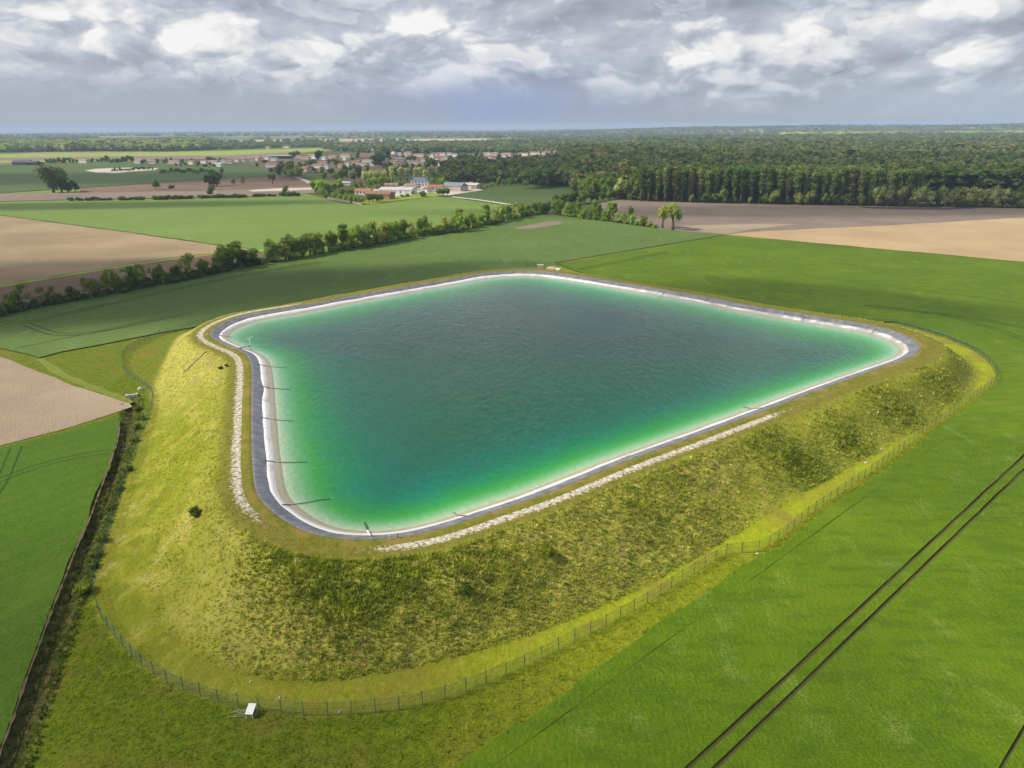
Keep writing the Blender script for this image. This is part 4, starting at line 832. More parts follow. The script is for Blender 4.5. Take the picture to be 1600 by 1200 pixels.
def gable_house(name, xy, rz, L, Wd, hw, pitch, wall, roof, label, cat='house', group=None, hip=False, over=.35, chim=(), wins=(), doors=(), small=False):
    """long axis along local x; origin at the middle of the base"""
    zz = float(ground_z(xy)[0]); r = empty(name, (xy[0], xy[1], zz+.3 if math.hypot(*xy) > 700 else zz+.2), rz); tag(r, label, cat, group)
    hr = hw+math.tan(pitch)*Wd/2; b = MB(); x, y = L/2, Wd/2; fz = -.6
    V = [(-x,-y,fz),(x,-y,fz),(x,y,fz),(-x,y,fz),(-x,-y,hw),(x,-y,hw),(x,y,hw),(-x,y,hw)]
    F = [(0,1,5,4),(2,3,7,6)]
    if hip: F += [(1,2,6,5),(3,0,4,7),(4,5,6,7)]
    else: V += [(-x,0,hr-.02),(x,0,hr-.02)]; F += [(1,2,6,9,5),(3,0,4,8,7)]
    o = b.add(V, F).build('wall', M_wall, r); o.color = (*wall, 1)
    ox, oy = x+over, y+over; dz = math.tan(pitch)*over; th = .16; rx = x+over if not hip else max(.3, x-y*.9)
    b = MB(); top = [(-ox,-oy,hw-dz+th),(ox,-oy,hw-dz+th),(ox,oy,hw-dz+th),(-ox,oy,hw-dz+th),(-rx,0,hr+th),(rx,0,hr+th)]; bot = [(p[0],p[1],p[2]-th+.012) for p in top]
    b.add(top+bot, [(0,1,5,4),(2,3,4,5),(1,2,5),(3,0,4),(7,6,10,11),(9,8,11,10),(0,6,7,1),(2,8,9,3)]+([(1,7,8,2),(3,9,6,0)] if hip else [(1,7,11,5),(5,11,8,2),(3,9,10,4),(4,10,6,0)]))
    o2 = b.build('roof', M_roof, r); o2.color = (*roof, 1)
    for cx, cy in chim:
        zt = hr+.9; b = MB().box(cx-.35, cx+.35, cy-.3, cy+.3, hw, zt); b.box(cx-.42, cx+.42, cy-.37, cy+.37, zt+.003, zt+.15); c = b.build('chimney', M_wall, o2); c.color = (*[v*.8 for v in wall], 1)
    for side, u, w0, ww, wh in wins:
        b = MB(); fr = MB(); e = .03
        if side == 'front': b.box(u-ww/2, u+ww/2, -y-e, -y+.02, w0, w0+wh); fr.box(u-ww/2-.12, u+ww/2+.12, -y-.10, -y-.0, w0-.14, w0-.01)
        elif side == 'right': b.box(x-.02, x+e, u-ww/2, u+ww/2, w0, w0+wh); fr.box(x, x+.10, u-ww/2-.12, u+ww/2+.12, w0-.14, w0-.01)
        elif side == 'left': b.box(-x-e, -x+.02, u-ww/2, u+ww/2, w0, w0+wh); fr.box(-x-.10, -x, u-ww/2-.12, u+ww/2+.12, w0-.14, w0-.01)
        g_ = b.build('window', M_glass, r); s_ = fr.build('sill', M_wall, g_); s_.color = (.6, .58, .54, 1)
    for side, u, ww, wh in doors:
        b = MB(); e = .035
        if side == 'front': b.box(u-ww/2, u+ww/2, -y-e, -y+.02, 0, wh)
        elif side == 'right': b.box(x-.02, x+e, u-ww/2, u+ww/2, 0, wh)
        else: b.box(-x-e, -x+.02, u-ww/2, u+ww/2, 0, wh)
        b.build('door', M_door, r)
    return r
TERRA = (.46, .20, .11); TERRA2 = (.40, .20, .13); ROSE = (.42, .27, .21); BROWN = (.30, .17, .10); SLATE = (.20, .22, .27); GREYR = (.36, .35, .35)
CREAM = (.72, .66, .55); WHITE = (.80, .78, .74); SAND = (.58, .47, .34); BRICK = (.42, .22, .15)
def wrow(side, n, L, w0, ww=1.1, wh=1.4): return [(side, -L/2+L*(i+.5)/n, w0, ww, wh) for i in range(n)]
P_ = lambda px, py: at(px, py)
def px_m(px, py): return depth(px, py)/FP
farm = 'buildings of the farm'
s = px_m(600, 305)
gable_house('farmhouse', P_(569, 304), rad(-8), 15, 8.5, 3.4, rad(24), WHITE, TERRA, 'white farmhouse under bright terracotta roof at the left of the farm', 'house', farm, chim=((3, .6),), wins=wrow('front', 4, 14, .9)+[('left', 0, .9, 1.1, 1.4)], doors=(('front', 0, 1., 2.1),))
gable_house('barn', P_(594, 310.5), rad(-22), 25, 10, 4.2, rad(24), BRICK, BROWN, 'long brown barn with brick gable facing the pale green field', 'barn', farm, doors=(('front', 4, 3., 3.),), wins=[('right', 0, 2.2, .8, .8)])
gable_house('long_shed', P_(622, 302.5), rad(-14), 33, 15, 3.8, rad(14), WHITE, (.62, .58, .55), 'long low white hall with pale corrugated roof in the middle of the farm', 'hall', farm, wins=wrow('front', 5, 28, 1.2, 1.6, 1.3)+[('left', 2, 1.2, 1.4, 1.2)], doors=(('front', 12, 2.4, 2.6), ('left', -3, 2.4, 2.6)))
gable_house('outbuilding', P_(642, 297), rad(-10), 12, 7.5, 4.6, rad(22), WHITE, ROSE, 'small white outbuilding with rose roof behind the long white hall', 'house', farm, wins=wrow('front', 2, 9, 2.2)+[('right', 0, 2, 1, 1.2)], doors=(('front', 0, 1., 2.1),))
gable_house('manor_house', P_(657, 291), rad(-6), 19, 10, 5.6, rad(34), WHITE, SLATE, 'tall white manor house with grey slate hipped roof at the back of the farm', 'house', farm, hip=True, chim=((7.2, 0), (-7.2, 0)), wins=wrow('front', 5, 18, .9, 1.1, 1.8)+wrow('front', 5, 18, 3.4, 1.1, 1.6)+[('right', -2, 3.3, 1, 1.5)], doors=(('front', 1.8, 1.2, 2.3),))
gable_house('house', P_(681, 299), rad(-8), 15, 8, 4.4, rad(22), CREAM, (.50, .19, .10), 'cream house with orange red tiles left of the grey barn', 'house', farm, chim=((5, .5),), wins=wrow('front', 4, 14, 1.6), doors=(('front', -1.6, 1.1, 2.2),))
gable_house('outbuilding', P_(667.5, 300.5), rad(60), 8, 6, 3., rad(26), WHITE, ROSE, 'tiny white gabled outbuilding left of the cream house', 'house', farm, wins=[('front', 1.5, 1, .9, 1.1)], doors=(('right', 0, 1.6, 2.2),))
gable_house('barn', P_(711, 298), rad(-28), 22, 14, 4.6, rad(24), SAND, (.28, .30, .34), 'big barn with blue grey roof and cream sliding door', 'barn', farm, doors=(('right', 0, 6.5, 4.), ('front', -3, 3, 3)), wins=[('right', -5.4, 2.2, .8, .9)])
gable_house('open_shed', P_(735, 294.5), rad(-26), 21, 11, 3.6, rad(18), (.40, .32, .24), (.66, .63, .60), 'low shed with whitish sheet roof at the right end of the farm', 'shed', farm, doors=(('front', 2, 4, 2.8), ('right', 0, 4, 2.8)))
gable_house('outbuilding', P_(612, 293), rad(0), 14, 7, 3, rad(20), SAND, (.42, .26, .17), 'low tan roofed outbuilding behind the long white hall', 'house', farm, wins=wrow('front', 2, 10, 1))
gable_house('outbuilding', P_(542, 290), rad(-10), 10, 6, 3., rad(18), WHITE, (.6, .56, .52), 'small white shed behind the farm trees at the left', 'shed', farm, doors=(('front', 0, 2, 2.2),))
m = MB(); p0, p1 = at(512, 311), at(566, 320.5); v = (p1-p0); L = np.linalg.norm(v)
m.box(0, L, -.2, .2, -.3, 1.5); m.box(-.05, L+.05, -.27, .27, 1.503, 1.62); wl = m.build('garden_wall', plain('stone_wall', (.30, .24, .18), .9, .35, 1.)); wl.location = (p0[0], p0[1], .2); wl.rotation_euler = (0, 0, math.atan2(v[1], v[0])); tag(wl, 'stone garden wall in front of the clipped tree row', 'wall')
# the village: (column, base row, width in pixels, wall, roof)
VIL = [(236, 256, 16, CREAM, ROSE), (272, 256, 20, CREAM, ROSE), (300, 257.5, 13, CREAM, ROSE), (319, 256, 12, WHITE, ROSE), (334, 257, 18, CREAM, ROSE), (349, 255.3, 8, WHITE, ROSE), (359, 256.2, 10, CREAM, ROSE), (369, 253.7, 11, WHITE, TERRA2), (379, 253.5, 10, WHITE, TERRA2), (391, 253.2, 11, WHITE, TERRA2), (402, 251.5, 10, CREAM, TERRA), (418, 249.5, 10, CREAM, TERRA), (428, 252.3, 11, WHITE, GREYR), (430, 262.5, 32, WHITE, TERRA), (343, 261, 9, WHITE, WHITE), (418, 232.7, 6, CREAM, ROSE), (447, 231.2, 13, WHITE, ROSE), (97.5, 255, 6, ROSE, ROSE), (130, 254.6, 17, WHITE, ROSE), (216, 255.3, 13, CREAM, ROSE),
       (465, 247.7, 13, WHITE, TERRA2), (477, 249.3, 15, CREAM, TERRA), (486, 246.2, 11, CREAM, ROSE), (491, 248.7, 8, WHITE, GREYR), (507, 250.2, 9, WHITE, GREYR), (520, 248.5, 16, SAND, TERRA), (540, 246.5, 17, CREAM, TERRA), (539, 251, 6, WHITE, WHITE), (504, 258.3, 15, CREAM, ROSE), (497, 263.3, 19, WHITE, TERRA), (477, 269.5, 15, SAND, TERRA), (510, 264.6, 8, WHITE, ROSE), (520, 262.3, 8, SAND, ROSE), (533, 263, 10, SAND, TERRA2), (544, 260.2, 11, WHITE, ROSE), (556, 257.8, 15, CREAM, TERRA), (569, 260.3, 15, CREAM, TERRA2), (581, 260.2, 10, WHITE, ROSE), (405, 250.8, 7, WHITE, TERRA), (574, 254.6, 17, WHITE, ROSE),
       (615, 242.3, 7, WHITE, GREYR), (624, 242.8, 5, WHITE, GREYR), (616, 246, 9, BRICK, BROWN), (637.5, 244.6, 13, SAND, SLATE), (655, 245.5, 18, CREAM, TERRA), (624, 253.3, 18, (.45, .42, .38), GREYR), (614, 257, 20, SAND, TERRA), (622, 260.5, 10, CREAM, TERRA2), (646, 258, 20, CREAM, ROSE), (663, 253.6, 11, SAND, TERRA), (660, 259.5, 10, GREYR, GREYR), (679, 244.3, 12, WHITE, TERRA2), (691, 244.3, 13, WHITE, ROSE), (676, 247.4, 7, WHITE, ROSE), (686, 249.2, 13, CREAM, TERRA), (697, 250.8, 11, CREAM, GREYR), (692, 256, 12, WHITE, TERRA), (689, 261, 7, WHITE, ROSE), (684, 253.3, 6, WHITE, ROSE), (702, 243.3, 9, WHITE, TERRA2), (711, 245.4, 10, WHITE, ROSE), (731, 256.4, 34, GREYR, GREYR), (758, 243.3, 7, WHITE, ROSE),
       (762, 243.3, 11, CREAM, ROSE), (773, 243.6, 13, CREAM, ROSE), (792, 244.8, 17, CREAM, ROSE), (789, 247.4, 9, WHITE, TERRA2), (767, 251.2, 7, CREAM, TERRA), (770, 253.5, 5, WHITE, ROSE), (792, 251.6, 17, (.55, .6, .65), GREYR), (819, 243.6, 19, CREAM, ROSE), (837, 242.6, 17, CREAM, TERRA2), (854, 242, 15, CREAM, TERRA2), (868, 240.5, 7, WHITE, ROSE), (898, 244.6, 16, SAND, TERRA), (913, 241.5, 10, WHITE, CREAM), (958, 242.8, 15, WHITE, (.46, .17, .10))]
wn = lambda c: {CREAM: 'cream', WHITE: 'white', SAND: 'sandy', BRICK: 'brick', ROSE: 'pinkish', GREYR: 'grey'}.get(c, 'pale')
rn = lambda c: {TERRA: 'orange terracotta', TERRA2: 'red brown', ROSE: 'faded rose', BROWN: 'brown', SLATE: 'slate', GREYR: 'grey', WHITE: 'white', CREAM: 'cream'}.get(c, 'red')
village_pts = []
for i, (px, py, wp, wc, rc) in enumerate(sorted(VIL)):
    p = at(px, py); mm = depth(px, py)/FP; L = wp*mm; Wd = min(L*.75, random.uniform(8, 11)); rz = random.uniform(-.65, -.08)
    hw = random.uniform(4.6, 6.0)*(1.25 if wp < 9 else 1); L = max(8, L*.96)
    if (px, py) == (637.5, 244.6): hw = 9
    if wp > 30 and rc == GREYR: hw, Wd = 3.5, 12
    village_pts.append((p, L))
    gable_house('village_house', p+np.array([0, Wd*.5]), rz, L, Wd, hw, rad(random.uniform(15, 20)), wc, rc, '%s house with %s roof, %s house from the left in the village' % (wn(wc), rn(rc), ORD(i+1)), 'house', 'houses of the distant village', chim=((L*.3, .4),) if L > 10 else (), hip=random.random() < .25 and L > 12)
# long shed with light roof, closed walls coloured dark for the shade of an open front
gable_house('long_shed', at(437, 248.6)+np.array([0, 8]), rad(1), 46, 16, 6, rad(9), (.07, .07, .06), (.42, .44, .36), 'long open sided shed with pale green grey roof at the village edge', 'shed')
gable_house('slate_barn', at(31, 258.)+np.array([0, 10]), rad(0), 30, 16, 5, rad(24), (.16, .15, .15), (.13, .13, .16), 'long dark slate roofed barn at the far left, its bigger left half', 'barn', 'dark slate barns')
gable_house('slate_barn', at(48, 258.3)+np.array([0, 8]), rad(4), 20, 12, 4.5, rad(24), (.10, .10, .11), (.12, .13, .16), 'dark slate roofed barn joined to the right of the long one', 'barn', 'dark slate barns')
# church: nave and square bell tower
cp = at(571, 252.4); ch = empty('church', (cp[0], cp[1]+6, .3), rad(-6)); tag(ch, 'village church with stone nave and square pale bell tower', 'church')
m = MB(); x, y, hw, hr = 11, 6, 8, 14
m.add([(-x,-y,-.6),(x,-y,-.6),(x,y,-.6),(-x,y,-.6),(-x,-y,hw),(x,-y,hw),(x,y,hw),(-x,y,hw),(-x,0,hr),(x,0,hr)], [(0,1,5,4),(2,3,7,6),(1,2,6,9,5),(3,0,4,8,7)]); o = m.build('nave', M_wall, ch); o.color = (.46, .42, .36, 1)
m = MB(); m.add([(-x-.3,-y-.5,hw-.5),(x+.3,-y-.5,hw-.5),(x+.3,y+.5,hw-.5),(-x-.3,y+.5,hw-.5),(-x-.3,0,hr+.3),(x+.3,0,hr+.3)], [(0,1,5,4),(2,3,4,5),(1,2,5),(3,0,4)]); o = m.build('roof', M_roof, ch); o.color = (.36, .20, .15, 1)
m = MB(); m.box(x+.05, x+5.5, -2.8, 2.7, -.6, 20); m.box(x-.2, x+5.75, -3.05, 2.95, 20.003, 20.6); m.add([(x-.1,-2.9,20.603),(x+5.6,-2.9,20.603),(x+5.6,2.8,20.603),(x-.1,2.8,20.603),(x+2.75,-.05,22.4)], [(0,1,4),(1,2,4),(2,3,4),(3,0,4)]); tw = m.build('tower', M_wall, ch); tw.color = (.62, .58, .52, 1)
for yy in (-2.86,):
    m = MB(); m.box(x+1.4, x+2.3, yy, yy+.1, 15.5, 18.5); m.box(x+3.2, x+4.1, yy, yy+.1, 15.5, 18.5); m.build('belfry_opening', M_glass, tw)
# brick factory chimney in the wood
fp = at(963, 241.6); zc_ = MB(); zc_.tube([(0, 0, 0), (0, 0, 17), (0, 0, 17.2), (0, 0, 17.6)], [1.6, 1.05, 1.3, 1.3], 10); o = zc_.build('factory_chimney', plain('red_brick', (.36, .13, .09), .9)); o.location = (fp[0], fp[1], .0); tag(o, 'tall red brick chimney standing by a red roof in the wood', 'chimney')
# trees between the houses
vt = [(440, 276, 22, DARK), (449, 277, 24, DARK), (459, 279, 21, MID), (466, 281, 18, OLIVE), (455, 262, 11, DARK), (471, 262, 9, DARK), (403, 261.5, 6, (.08, .03, .03)), (499, 251.5, 17, (.016, .032, .012)), (485, 258, 9, DARK), (493, 259, 8, DARK), (525, 262, 14, OLIVE), (531, 260, 10, MID), (515, 259, 10, DARK), (551, 254, 9, DARK), (560, 250, 11, DARK), (590, 262, 20, DARK), (598, 257, 15, DARK), (606, 252, 14, (.03, .055, .018)), (596, 250, 13, DARK), (601, 262, 9, DARK), (640, 250, 8, DARK), (648, 252, 8, DARK), (634, 262, 8, DARK), (671, 262, 16, MID), (678, 260, 13, DARK), (668, 265, 12, DARK), (703, 257, 12, DARK), (710, 258, 11, MID), (719, 255, 16, DARK), (727, 254, 15, MID), (737, 252, 11, DARK), (748, 256, 13, DARK), (755, 258, 15, DARK), (704, 249, 7, DARK), (458, 248, 11, DARK), (464, 243, 8, DARK), (414, 255, 6, DARK), (536, 284, 20, DARK), (508, 281, 10, DARK), (523, 283, 13, MID), (563, 279, 16, DARK), (572, 276, 13, DARK), (551, 283, 12, MID), (780, 249, 8, DARK), (803, 250, 9, DARK), (812, 251, 10, MID), (824, 252, 9, DARK), (840, 251, 10, DARK), (855, 250, 11, MID), (868, 249, 12, DARK), (880, 250, 12, MID), (926, 246, 9, DARK), (940, 247, 10, MID), (975, 247, 8, DARK), (745, 247, 9, DARK), (752, 246, 10, OLIVE), (665, 249, 7, DARK), (630, 249, 6, DARK), (582, 249, 7, DARK), (573, 264, 7, DARK), (553, 264, 8, DARK), (541, 266, 8, DARK), (489, 268, 8, DARK), (505, 270, 9, MID), (517, 272, 10, DARK), (609, 263, 9, DARK), (620, 266, 9, MID), (645, 265, 9, DARK), (656, 266, 10, MID), (690, 266, 12, DARK), (700, 268, 14, MID), (712, 268, 13, OLIVE)]
vt += [(x, y, h, DARK) for x, y, h in ((74, 255.5, 6), (80, 255.3, 7), (87, 255.2, 6), (93, 255, 7), (102, 255, 8), (109, 255, 7), (115, 255.4, 6), (121, 255.2, 5), (145, 254.6, 6), (153, 254.5, 6), (161, 254.4, 8), (167, 254, 9), (175, 254.3, 6), (184, 254.2, 7), (192, 254.2, 8), (199, 254, 9), (206, 254.3, 9), (224, 256, 7), (247, 256.3, 7), (257, 256.5, 6), (260, 255, 7), (268, 253, 6), (285, 256.5, 7), (290, 259.5, 6), (311, 259, 7), (300, 254, 6), (329, 259, 6), (327, 253, 8), (332, 252.5, 7), (345, 252.5, 6), (350, 253, 6), (283, 260, 5), (275, 260.3, 5), (309, 261, 5), (321, 261, 5), (334, 260.8, 5), (60, 258, 4), (66, 257.5, 4))]
for i, (px, py, hp, col) in enumerate(sorted(vt)):
    p = at(px, py); tree('village_tree', random.choice(('round', 'round', 'bush')), p, m_of(hp, p)*1.1, random.uniform(.95, 1.25), col, 'garden tree among the distant village houses, %s village tree from the left' % ORD(i+1), group='trees among the village houses', small=True)

# ------------------------------------------------------------------ fence round the reservoir
M_fence = plain('green_painted_steel', (.045, .125, .095), .5, .2, 3, .4)
fr_line = resample(np.vstack([W(FENCE), fence_far[::1]]), .4, True, 1)
sarc = np.concatenate([[0], np.cumsum(np.hypot(*np.diff(np.vstack([fr_line, fr_line[:1]]), axis=0).T))]); nP = int(sarc[-1]/2.55)
FX = np.stack([np.interp(np.linspace(0, sarc[-1], nP, endpoint=False), sarc, np.append(fr_line[:, k], fr_line[0, k])) for k in (0, 1)], 1)
fz = ground_z(FX); c0 = FX.mean(0)
fence = empty('fence', (c0[0], c0[1], 0)); tag(fence, 'green wire mesh fence on steel posts running round the reservoir bank', 'fence')
pm = MB(); pm.tube([(0, 0, -.2), (0, 0, 1.85)], .042, 6); pm.box(-.06, .06, -.06, .06, 1.853, 1.9); post_me = pm.mesh('post'); post_me.materials.append(M_fence)
order = np.argsort(np.hypot(FX[:, 0], FX[:, 1])); shown = set(order[:100].tolist()); rest = MB()
for i in range(nP):
    x, y = FX[i]-c0
    if i in shown:
        o = bpy.data.objects.new('post', post_me); COL.objects.link(o); o.parent = fence; o.location = (x, y, fz[i]); o.rotation_euler = (random.uniform(-.03, .03), random.uniform(-.03, .03), random.uniform(0, 3))
    else: rest.tube([(x, y, fz[i]-.2), (x, y, fz[i]+1.9)], .042, 5)
o = rest.build('post', M_fence, fence); o['kind'] = 'stuff'
m, t = newmat('wire_mesh'); uv = t.n('Attribute', attribute_name='along').outputs['Fac']; hgt_ = t.n('Attribute', attribute_name='height').outputs['Fac']
def wires(c, pitch, wdt):
    f = t.math('FRACT', t.math('DIVIDE', c, pitch)); return t.math('LESS_THAN', f, wdt/pitch)
al = t.math('MAXIMUM', wires(uv, .10, .011), wires(hgt_, .20, .022))
t.out(t.n('MixShader', i_0=al, i_1=t.n('BsdfTransparent').outputs[0], i_2=t.pbr((.045, .125, .095), .5, None, .3)).outputs[0])
kk = np.arange(nP); k1 = (kk+1) % nP; rel = FX-c0; stp = sarc[-1]/nP
V = np.vstack([np.column_stack([rel, fz+.04]), np.column_stack([rel, fz+1.78]), np.column_stack([rel[:1], fz[:1]+.04]), np.column_stack([rel[:1], fz[:1]+1.78])])
k1 = kk+1; k1b = np.where(k1 == nP, 2*nP, k1); k1t = np.where(k1 == nP, 2*nP+1, k1+nP)
al_ = np.concatenate([kk*stp, kk*stp, [nP*stp]*2]); hh_ = np.concatenate([np.full(nP, .04), np.full(nP, 1.78), [.04, 1.78]])
link('wire_mesh', mesh_np('wire_mesh', V, np.stack([kk, k1b, k1t, kk+nP], 1), False, {'along': ('FLOAT', al_), 'height': ('FLOAT', hh_)}), m, fence)
rl = MB(); 
for hz in (.05, .95, 1.76): rl.tube([(rel[i][0], rel[i][1], fz[i]+hz) for i in list(range(nP))+[0]], .016, 4)
rl.build('tension_wire', M_fence, fence)

# ------------------------------------------------------------------ things on the bank and on the lining
M_rope = plain('black_hose', (.075, .075, .075), .6, .3, 3)
def along(px, py): return int(np.argmin(((cr-at(px, py, ZC))**2).sum(1)))
ropes = [((394, 568), -1.2, 9, 'ballast hose lying on the left lining below the gauge post'), ((394.5, 603), -1.7, 8, 'ballast hose on the straight left lining, the upper of its middle pair'), ((394.5, 650), -1.4, 8, 'ballast hose on the straight left lining, the lower of its middle pair'), ((396, 716), -1.7, 9, 'ballast hose running off the white strip at the wide lower left lining'), ((414, 790), -2.2, 10, 'ballast hose reaching into the water at the near left corner'),
         ((740, 809), -1.5, 5, 'short ballast hose on the near lining where the gravel track starts'), ((1203, 638), -1.5, 6, 'ballast hose on the near right lining'), ((328, 522), -2.2, 4, 'short ballast hose across the white strip at the far left corner'), ((1258, 491.5), -1.2, 4, 'dark ballast hose on the far right lining'), ((1372, 510.5), -1.2, 4, 'dark ballast hose on the lining near the right corner'), ((1046, 454), -1.2, 4, 'small ballast hose on the back right lining')]
for (p, d0, ln, lb) in ropes:
    i = along(*p); pts = []; sgn = random.uniform(-.25, .25)
    for d in np.linspace(d0, d0-ln*.78, 16):
        pp = cr[i]+nin[i]*(-d)+tan[i]*sgn*(d0-d)*.5+tan[i]*.12*math.sin(d*1.3)
        dm_ = max(0., -d-3.5); zt = lz(d)+.14 if d > -3.4 else min(float(lz(-3.4))+.14, ZW-.12-3.3*(1-math.exp(-.098*dm_*dm_/(dm_+3.7)))+.13)
        pts.append((pp[0], pp[1], float(zt)))
    tag(MB().tube(pts, .065, 6).build('ballast_hose', M_rope, None, True), lb, 'hose', 'ballast hoses on the lining')
pp = [at(545, 823, ZW-.4), at(552, 815, ZW-.6), at(559, 806, ZW-.8)]
tag(MB().tube([(a[0], a[1], zz) for a, zz in zip(pp, (ZW-.5, ZW-.85, ZW-1.2))], .10, 6).build('sunken_pipe', M_rope), 'dark sunken pipe showing through the shallow green water at the near corner', 'pipe')
# white drain pipe with its hose at the near corner
i = along(567, 843); b0 = cr[i]+nin[i]*.9; b1 = cr[i]+nin[i]*4.2; b0 = b0-tan[i]*1.2; 
o = MB().tube([(b0[0], b0[1], ZC-.1), (b1[0], b1[1], ZW+.03)], .16, 8).build('inlet_pipe', plain('white_plastic', (.72, .70, .67), .5, .1)); tag(o, 'white inlet pipe lying down the near lining into the water', 'pipe')
b2_ = b1+(b1-b0)*1.1; o = MB().tube([(b1[0], b1[1], ZW-.05), ((b1[0]+b2_[0])/2, (b1[1]+b2_[1])/2, ZW-.2), (b2_[0], b2_[1], ZW-.75)], .10, 6).build('ballast_hose', M_rope); tag(o, 'black hose running on from the white inlet pipe under water', 'hose', 'ballast hoses on the lining')
M_pale2 = plain('weathered_timber', (.50, .46, .38), .85, .25, 6)
for k, (p, h, lb) in enumerate((((553.6, 845.5), .75, 'small marker post at the near corner just left of the white inlet pipe'), ((609, 843.5), .6, 'short marker post right of the white inlet pipe'), ((621, 841), .7, 'dark marker post, middle one of three right of the inlet pipe'), ((639.6, 838.5), .8, 'tallest marker post at the start of the pale gravel track'), ((428, 805), .8, 'marker post on the grass at the near left corner of the lining'))):
    q = at(*p, ZC); m = MB(); m.tube([(0, 0, -.3), (0, 0, h)], [.07, .06], 6); m.box(-.085, .085, -.085, .085, h+.002, h+.06); o = m.build('marker_post', M_pale2 if k != 2 else M_rope); o.location = (q[0], q[1], float(ground_z(q)[0])); tag(o, lb, 'post', 'marker posts on the crest')
# gauge post with its little platform on the left lining
i = along(364, 544); q = cr[i]+nin[i]*3.0; gp = empty('gauge_post', (q[0], q[1], float(lz(-3.0))), math.atan2(nin[i][1], nin[i][0])); tag(gp, 'white gauge post with arm and dark walkway on the far left lining', 'post')
MB().tube([(1.6, 0, -.6), (1.6, 0, 3.0)], .11, 8).build('pole', plain('white_paint', (.78, .77, .74), .5, .08), gp)
m = MB(); m.box(-2.2, 1.7, -.35, .35, .62, .74); m.tube([(1.2, .25, -.5), (1.2, .25, .62)], .06, 6); m.tube([(-1.8, .2, .1), (-1.8, .2, .62)], .06, 6); m.build('walkway', plain('grey_steel', (.16, .16, .17), .5), gp)
m = MB(); m.tube([(1.6, 0, 2.2), (.8, .5, 2.75)], .07, 6); m.tube([(1.6, 0, 2.5), (2.3, -.4, 3.2)], .06, 6); m.build('bracket', bpy.data.materials['white_paint'], gp)
# the slanted white table beside the front fence
q = at(393, 1117.5); tb = empty('field_table', (q[0], q[1], 0), rad(-4)); tag(tb, 'white slanted table top on thin legs in the rough grass beside the front fence', 'table')
Mw = plain('white_board', (.80, .82, .80), .5, .06, 2); s4 = [(-.42, -.55, .62), (.42, -.55, .62), (.42, .60, 1.02), (-.42, .60, 1.02)]
m = MB(); m.add([(x, y, z) for x, y, z in s4]+[(x, y, z+.05) for x, y, z in s4], [(3, 2, 1, 0), (4, 5, 6, 7), (0, 1, 5, 4), (1, 2, 6, 5), (2, 3, 7, 6), (3, 0, 4, 7)]); m.build('table_top', Mw, tb)
for x, y, h in ((-.36, -.48, .62), (.36, -.48, .62), (.36, .52, .98), (-.36, .52, .98)): MB().box(x-.03, x+.03, y-.03, y+.03, -.05, h-.002).build('leg', Mw, tb)
MB().box(.385, .41, -.4, .5, .1, .62).build('shade_panel', plain('shade_brown', (.16, .11, .09), .8), tb)  # dark board added for the shade at the table's right side
m = MB()
for k in range(7):
    a = random.uniform(-.25, .35); y0 = random.uniform(-.25, .4); m.tube([(-.1, y0, .10+.05*k), (-1.3-random.random()*.7, y0+a*1.5, .08+.03*k)], .02, 5)
o = m.build('dry_stalks', plain('dry_stalk', (.50, .42, .26), .9)); o.location = (q[0]-.45, q[1], 0); tag(o, 'loose bundle of pale dry stalks lying left of the white slanted table', 'stalks')
def on_ground(px, py):
    d = _f*FP+_r*(px-800)+_u*(600-py); ts_ = np.linspace(.05, 1., 600)*(-CAM_Z/d[2])
    zr = CAM_Z+d[2]*ts_; g_ = ground_z(np.stack([d[0]*ts_, d[1]*ts_], 1)); k = int(np.argmax(zr <= g_)) or 599
    return np.array([d[0]*ts_[k], d[1]*ts_[k]])
# bushes on the bank
for px, py, z0, h, kind, col, lb in ((305, 806, 4., 1.6, 'bush', (.06, .08, .015), 'dark round bush alone on the sunny left slope'), (854, 866, 2.6, 1.7, 'bush', (.14, .18, .012), 'bright green young bush in the middle of the near slope'), (727, 926, 1.6, 1.5, 'bush', (.07, .10, .012), 'green bush low on the near slope'), (345, 577, 4., .9, 'bush', (.06, .085, .015), 'dark bush high on the far left slope, the left of two'), (354, 573, 5., .8, 'bush', (.06, .085, .015), 'dark bush high on the far left slope, the right of two')):
    q = on_ground(px, py)
    tree('bank_shrub', kind, q, h, 1.1, col, lb, 'shrub')
dl = np.array(ditch); sh = [(131, 925, 1.7), (145, 885, 1.3), (151, 870, 1.2), (160, 845, 1.3), (172, 795, 1.1), (186, 765, 1.2), (200, 735, 1.2), (215, 640, 1.6), (219, 655, 1.5), (214, 670, 1.4), (209, 690, 1.3)]
for i, (px, py, h) in enumerate(sh): tree('bank_shrub', 'bush', at(px, py), h, 1.3, (.10, .13, .012), 'low leafy shrub between ditch and fence, %s counting up from the near end' % ORD(i+1), 'shrub', 'shrubs between ditch and fence')
# stone gutter down the left slope, headwall and stones at the ditch head, concrete at the far corner
Mst = plain('pale_concrete', (.50, .47, .42), .9, .25, 1.5)
pts = []
for s_ in np.linspace(0, 1, 9):
    px, py = 288+(322-288)*s_, 582+(550-582)*s_; q = on_ground(px, py)
    pts.append((q[0], q[1], float(ground_z(q)[0])+.12))
tag(MB().tube(pts, .13, 6).build('drain_gutter', plain('grey_concrete', (.36, .34, .33), .9), None, True), 'thin grey concrete gutter running down the far left slope', 'gutter')
q = at(206, 621); m = MB(); m.box(-1.3, 1.3, -.25, .25, -.8, .75); m.box(-1.3, -.95, .253, 1.3, -.8, .55); m.box(.95, 1.3, .253, 1.3, -.8, .55); o = m.build('culvert_headwall', Mst); o.location = (q[0], q[1], 0); o.rotation_euler = (0, 0, rad(25)); tag(o, 'pale concrete culvert headwall at the head of the dark ditch', 'headwall')
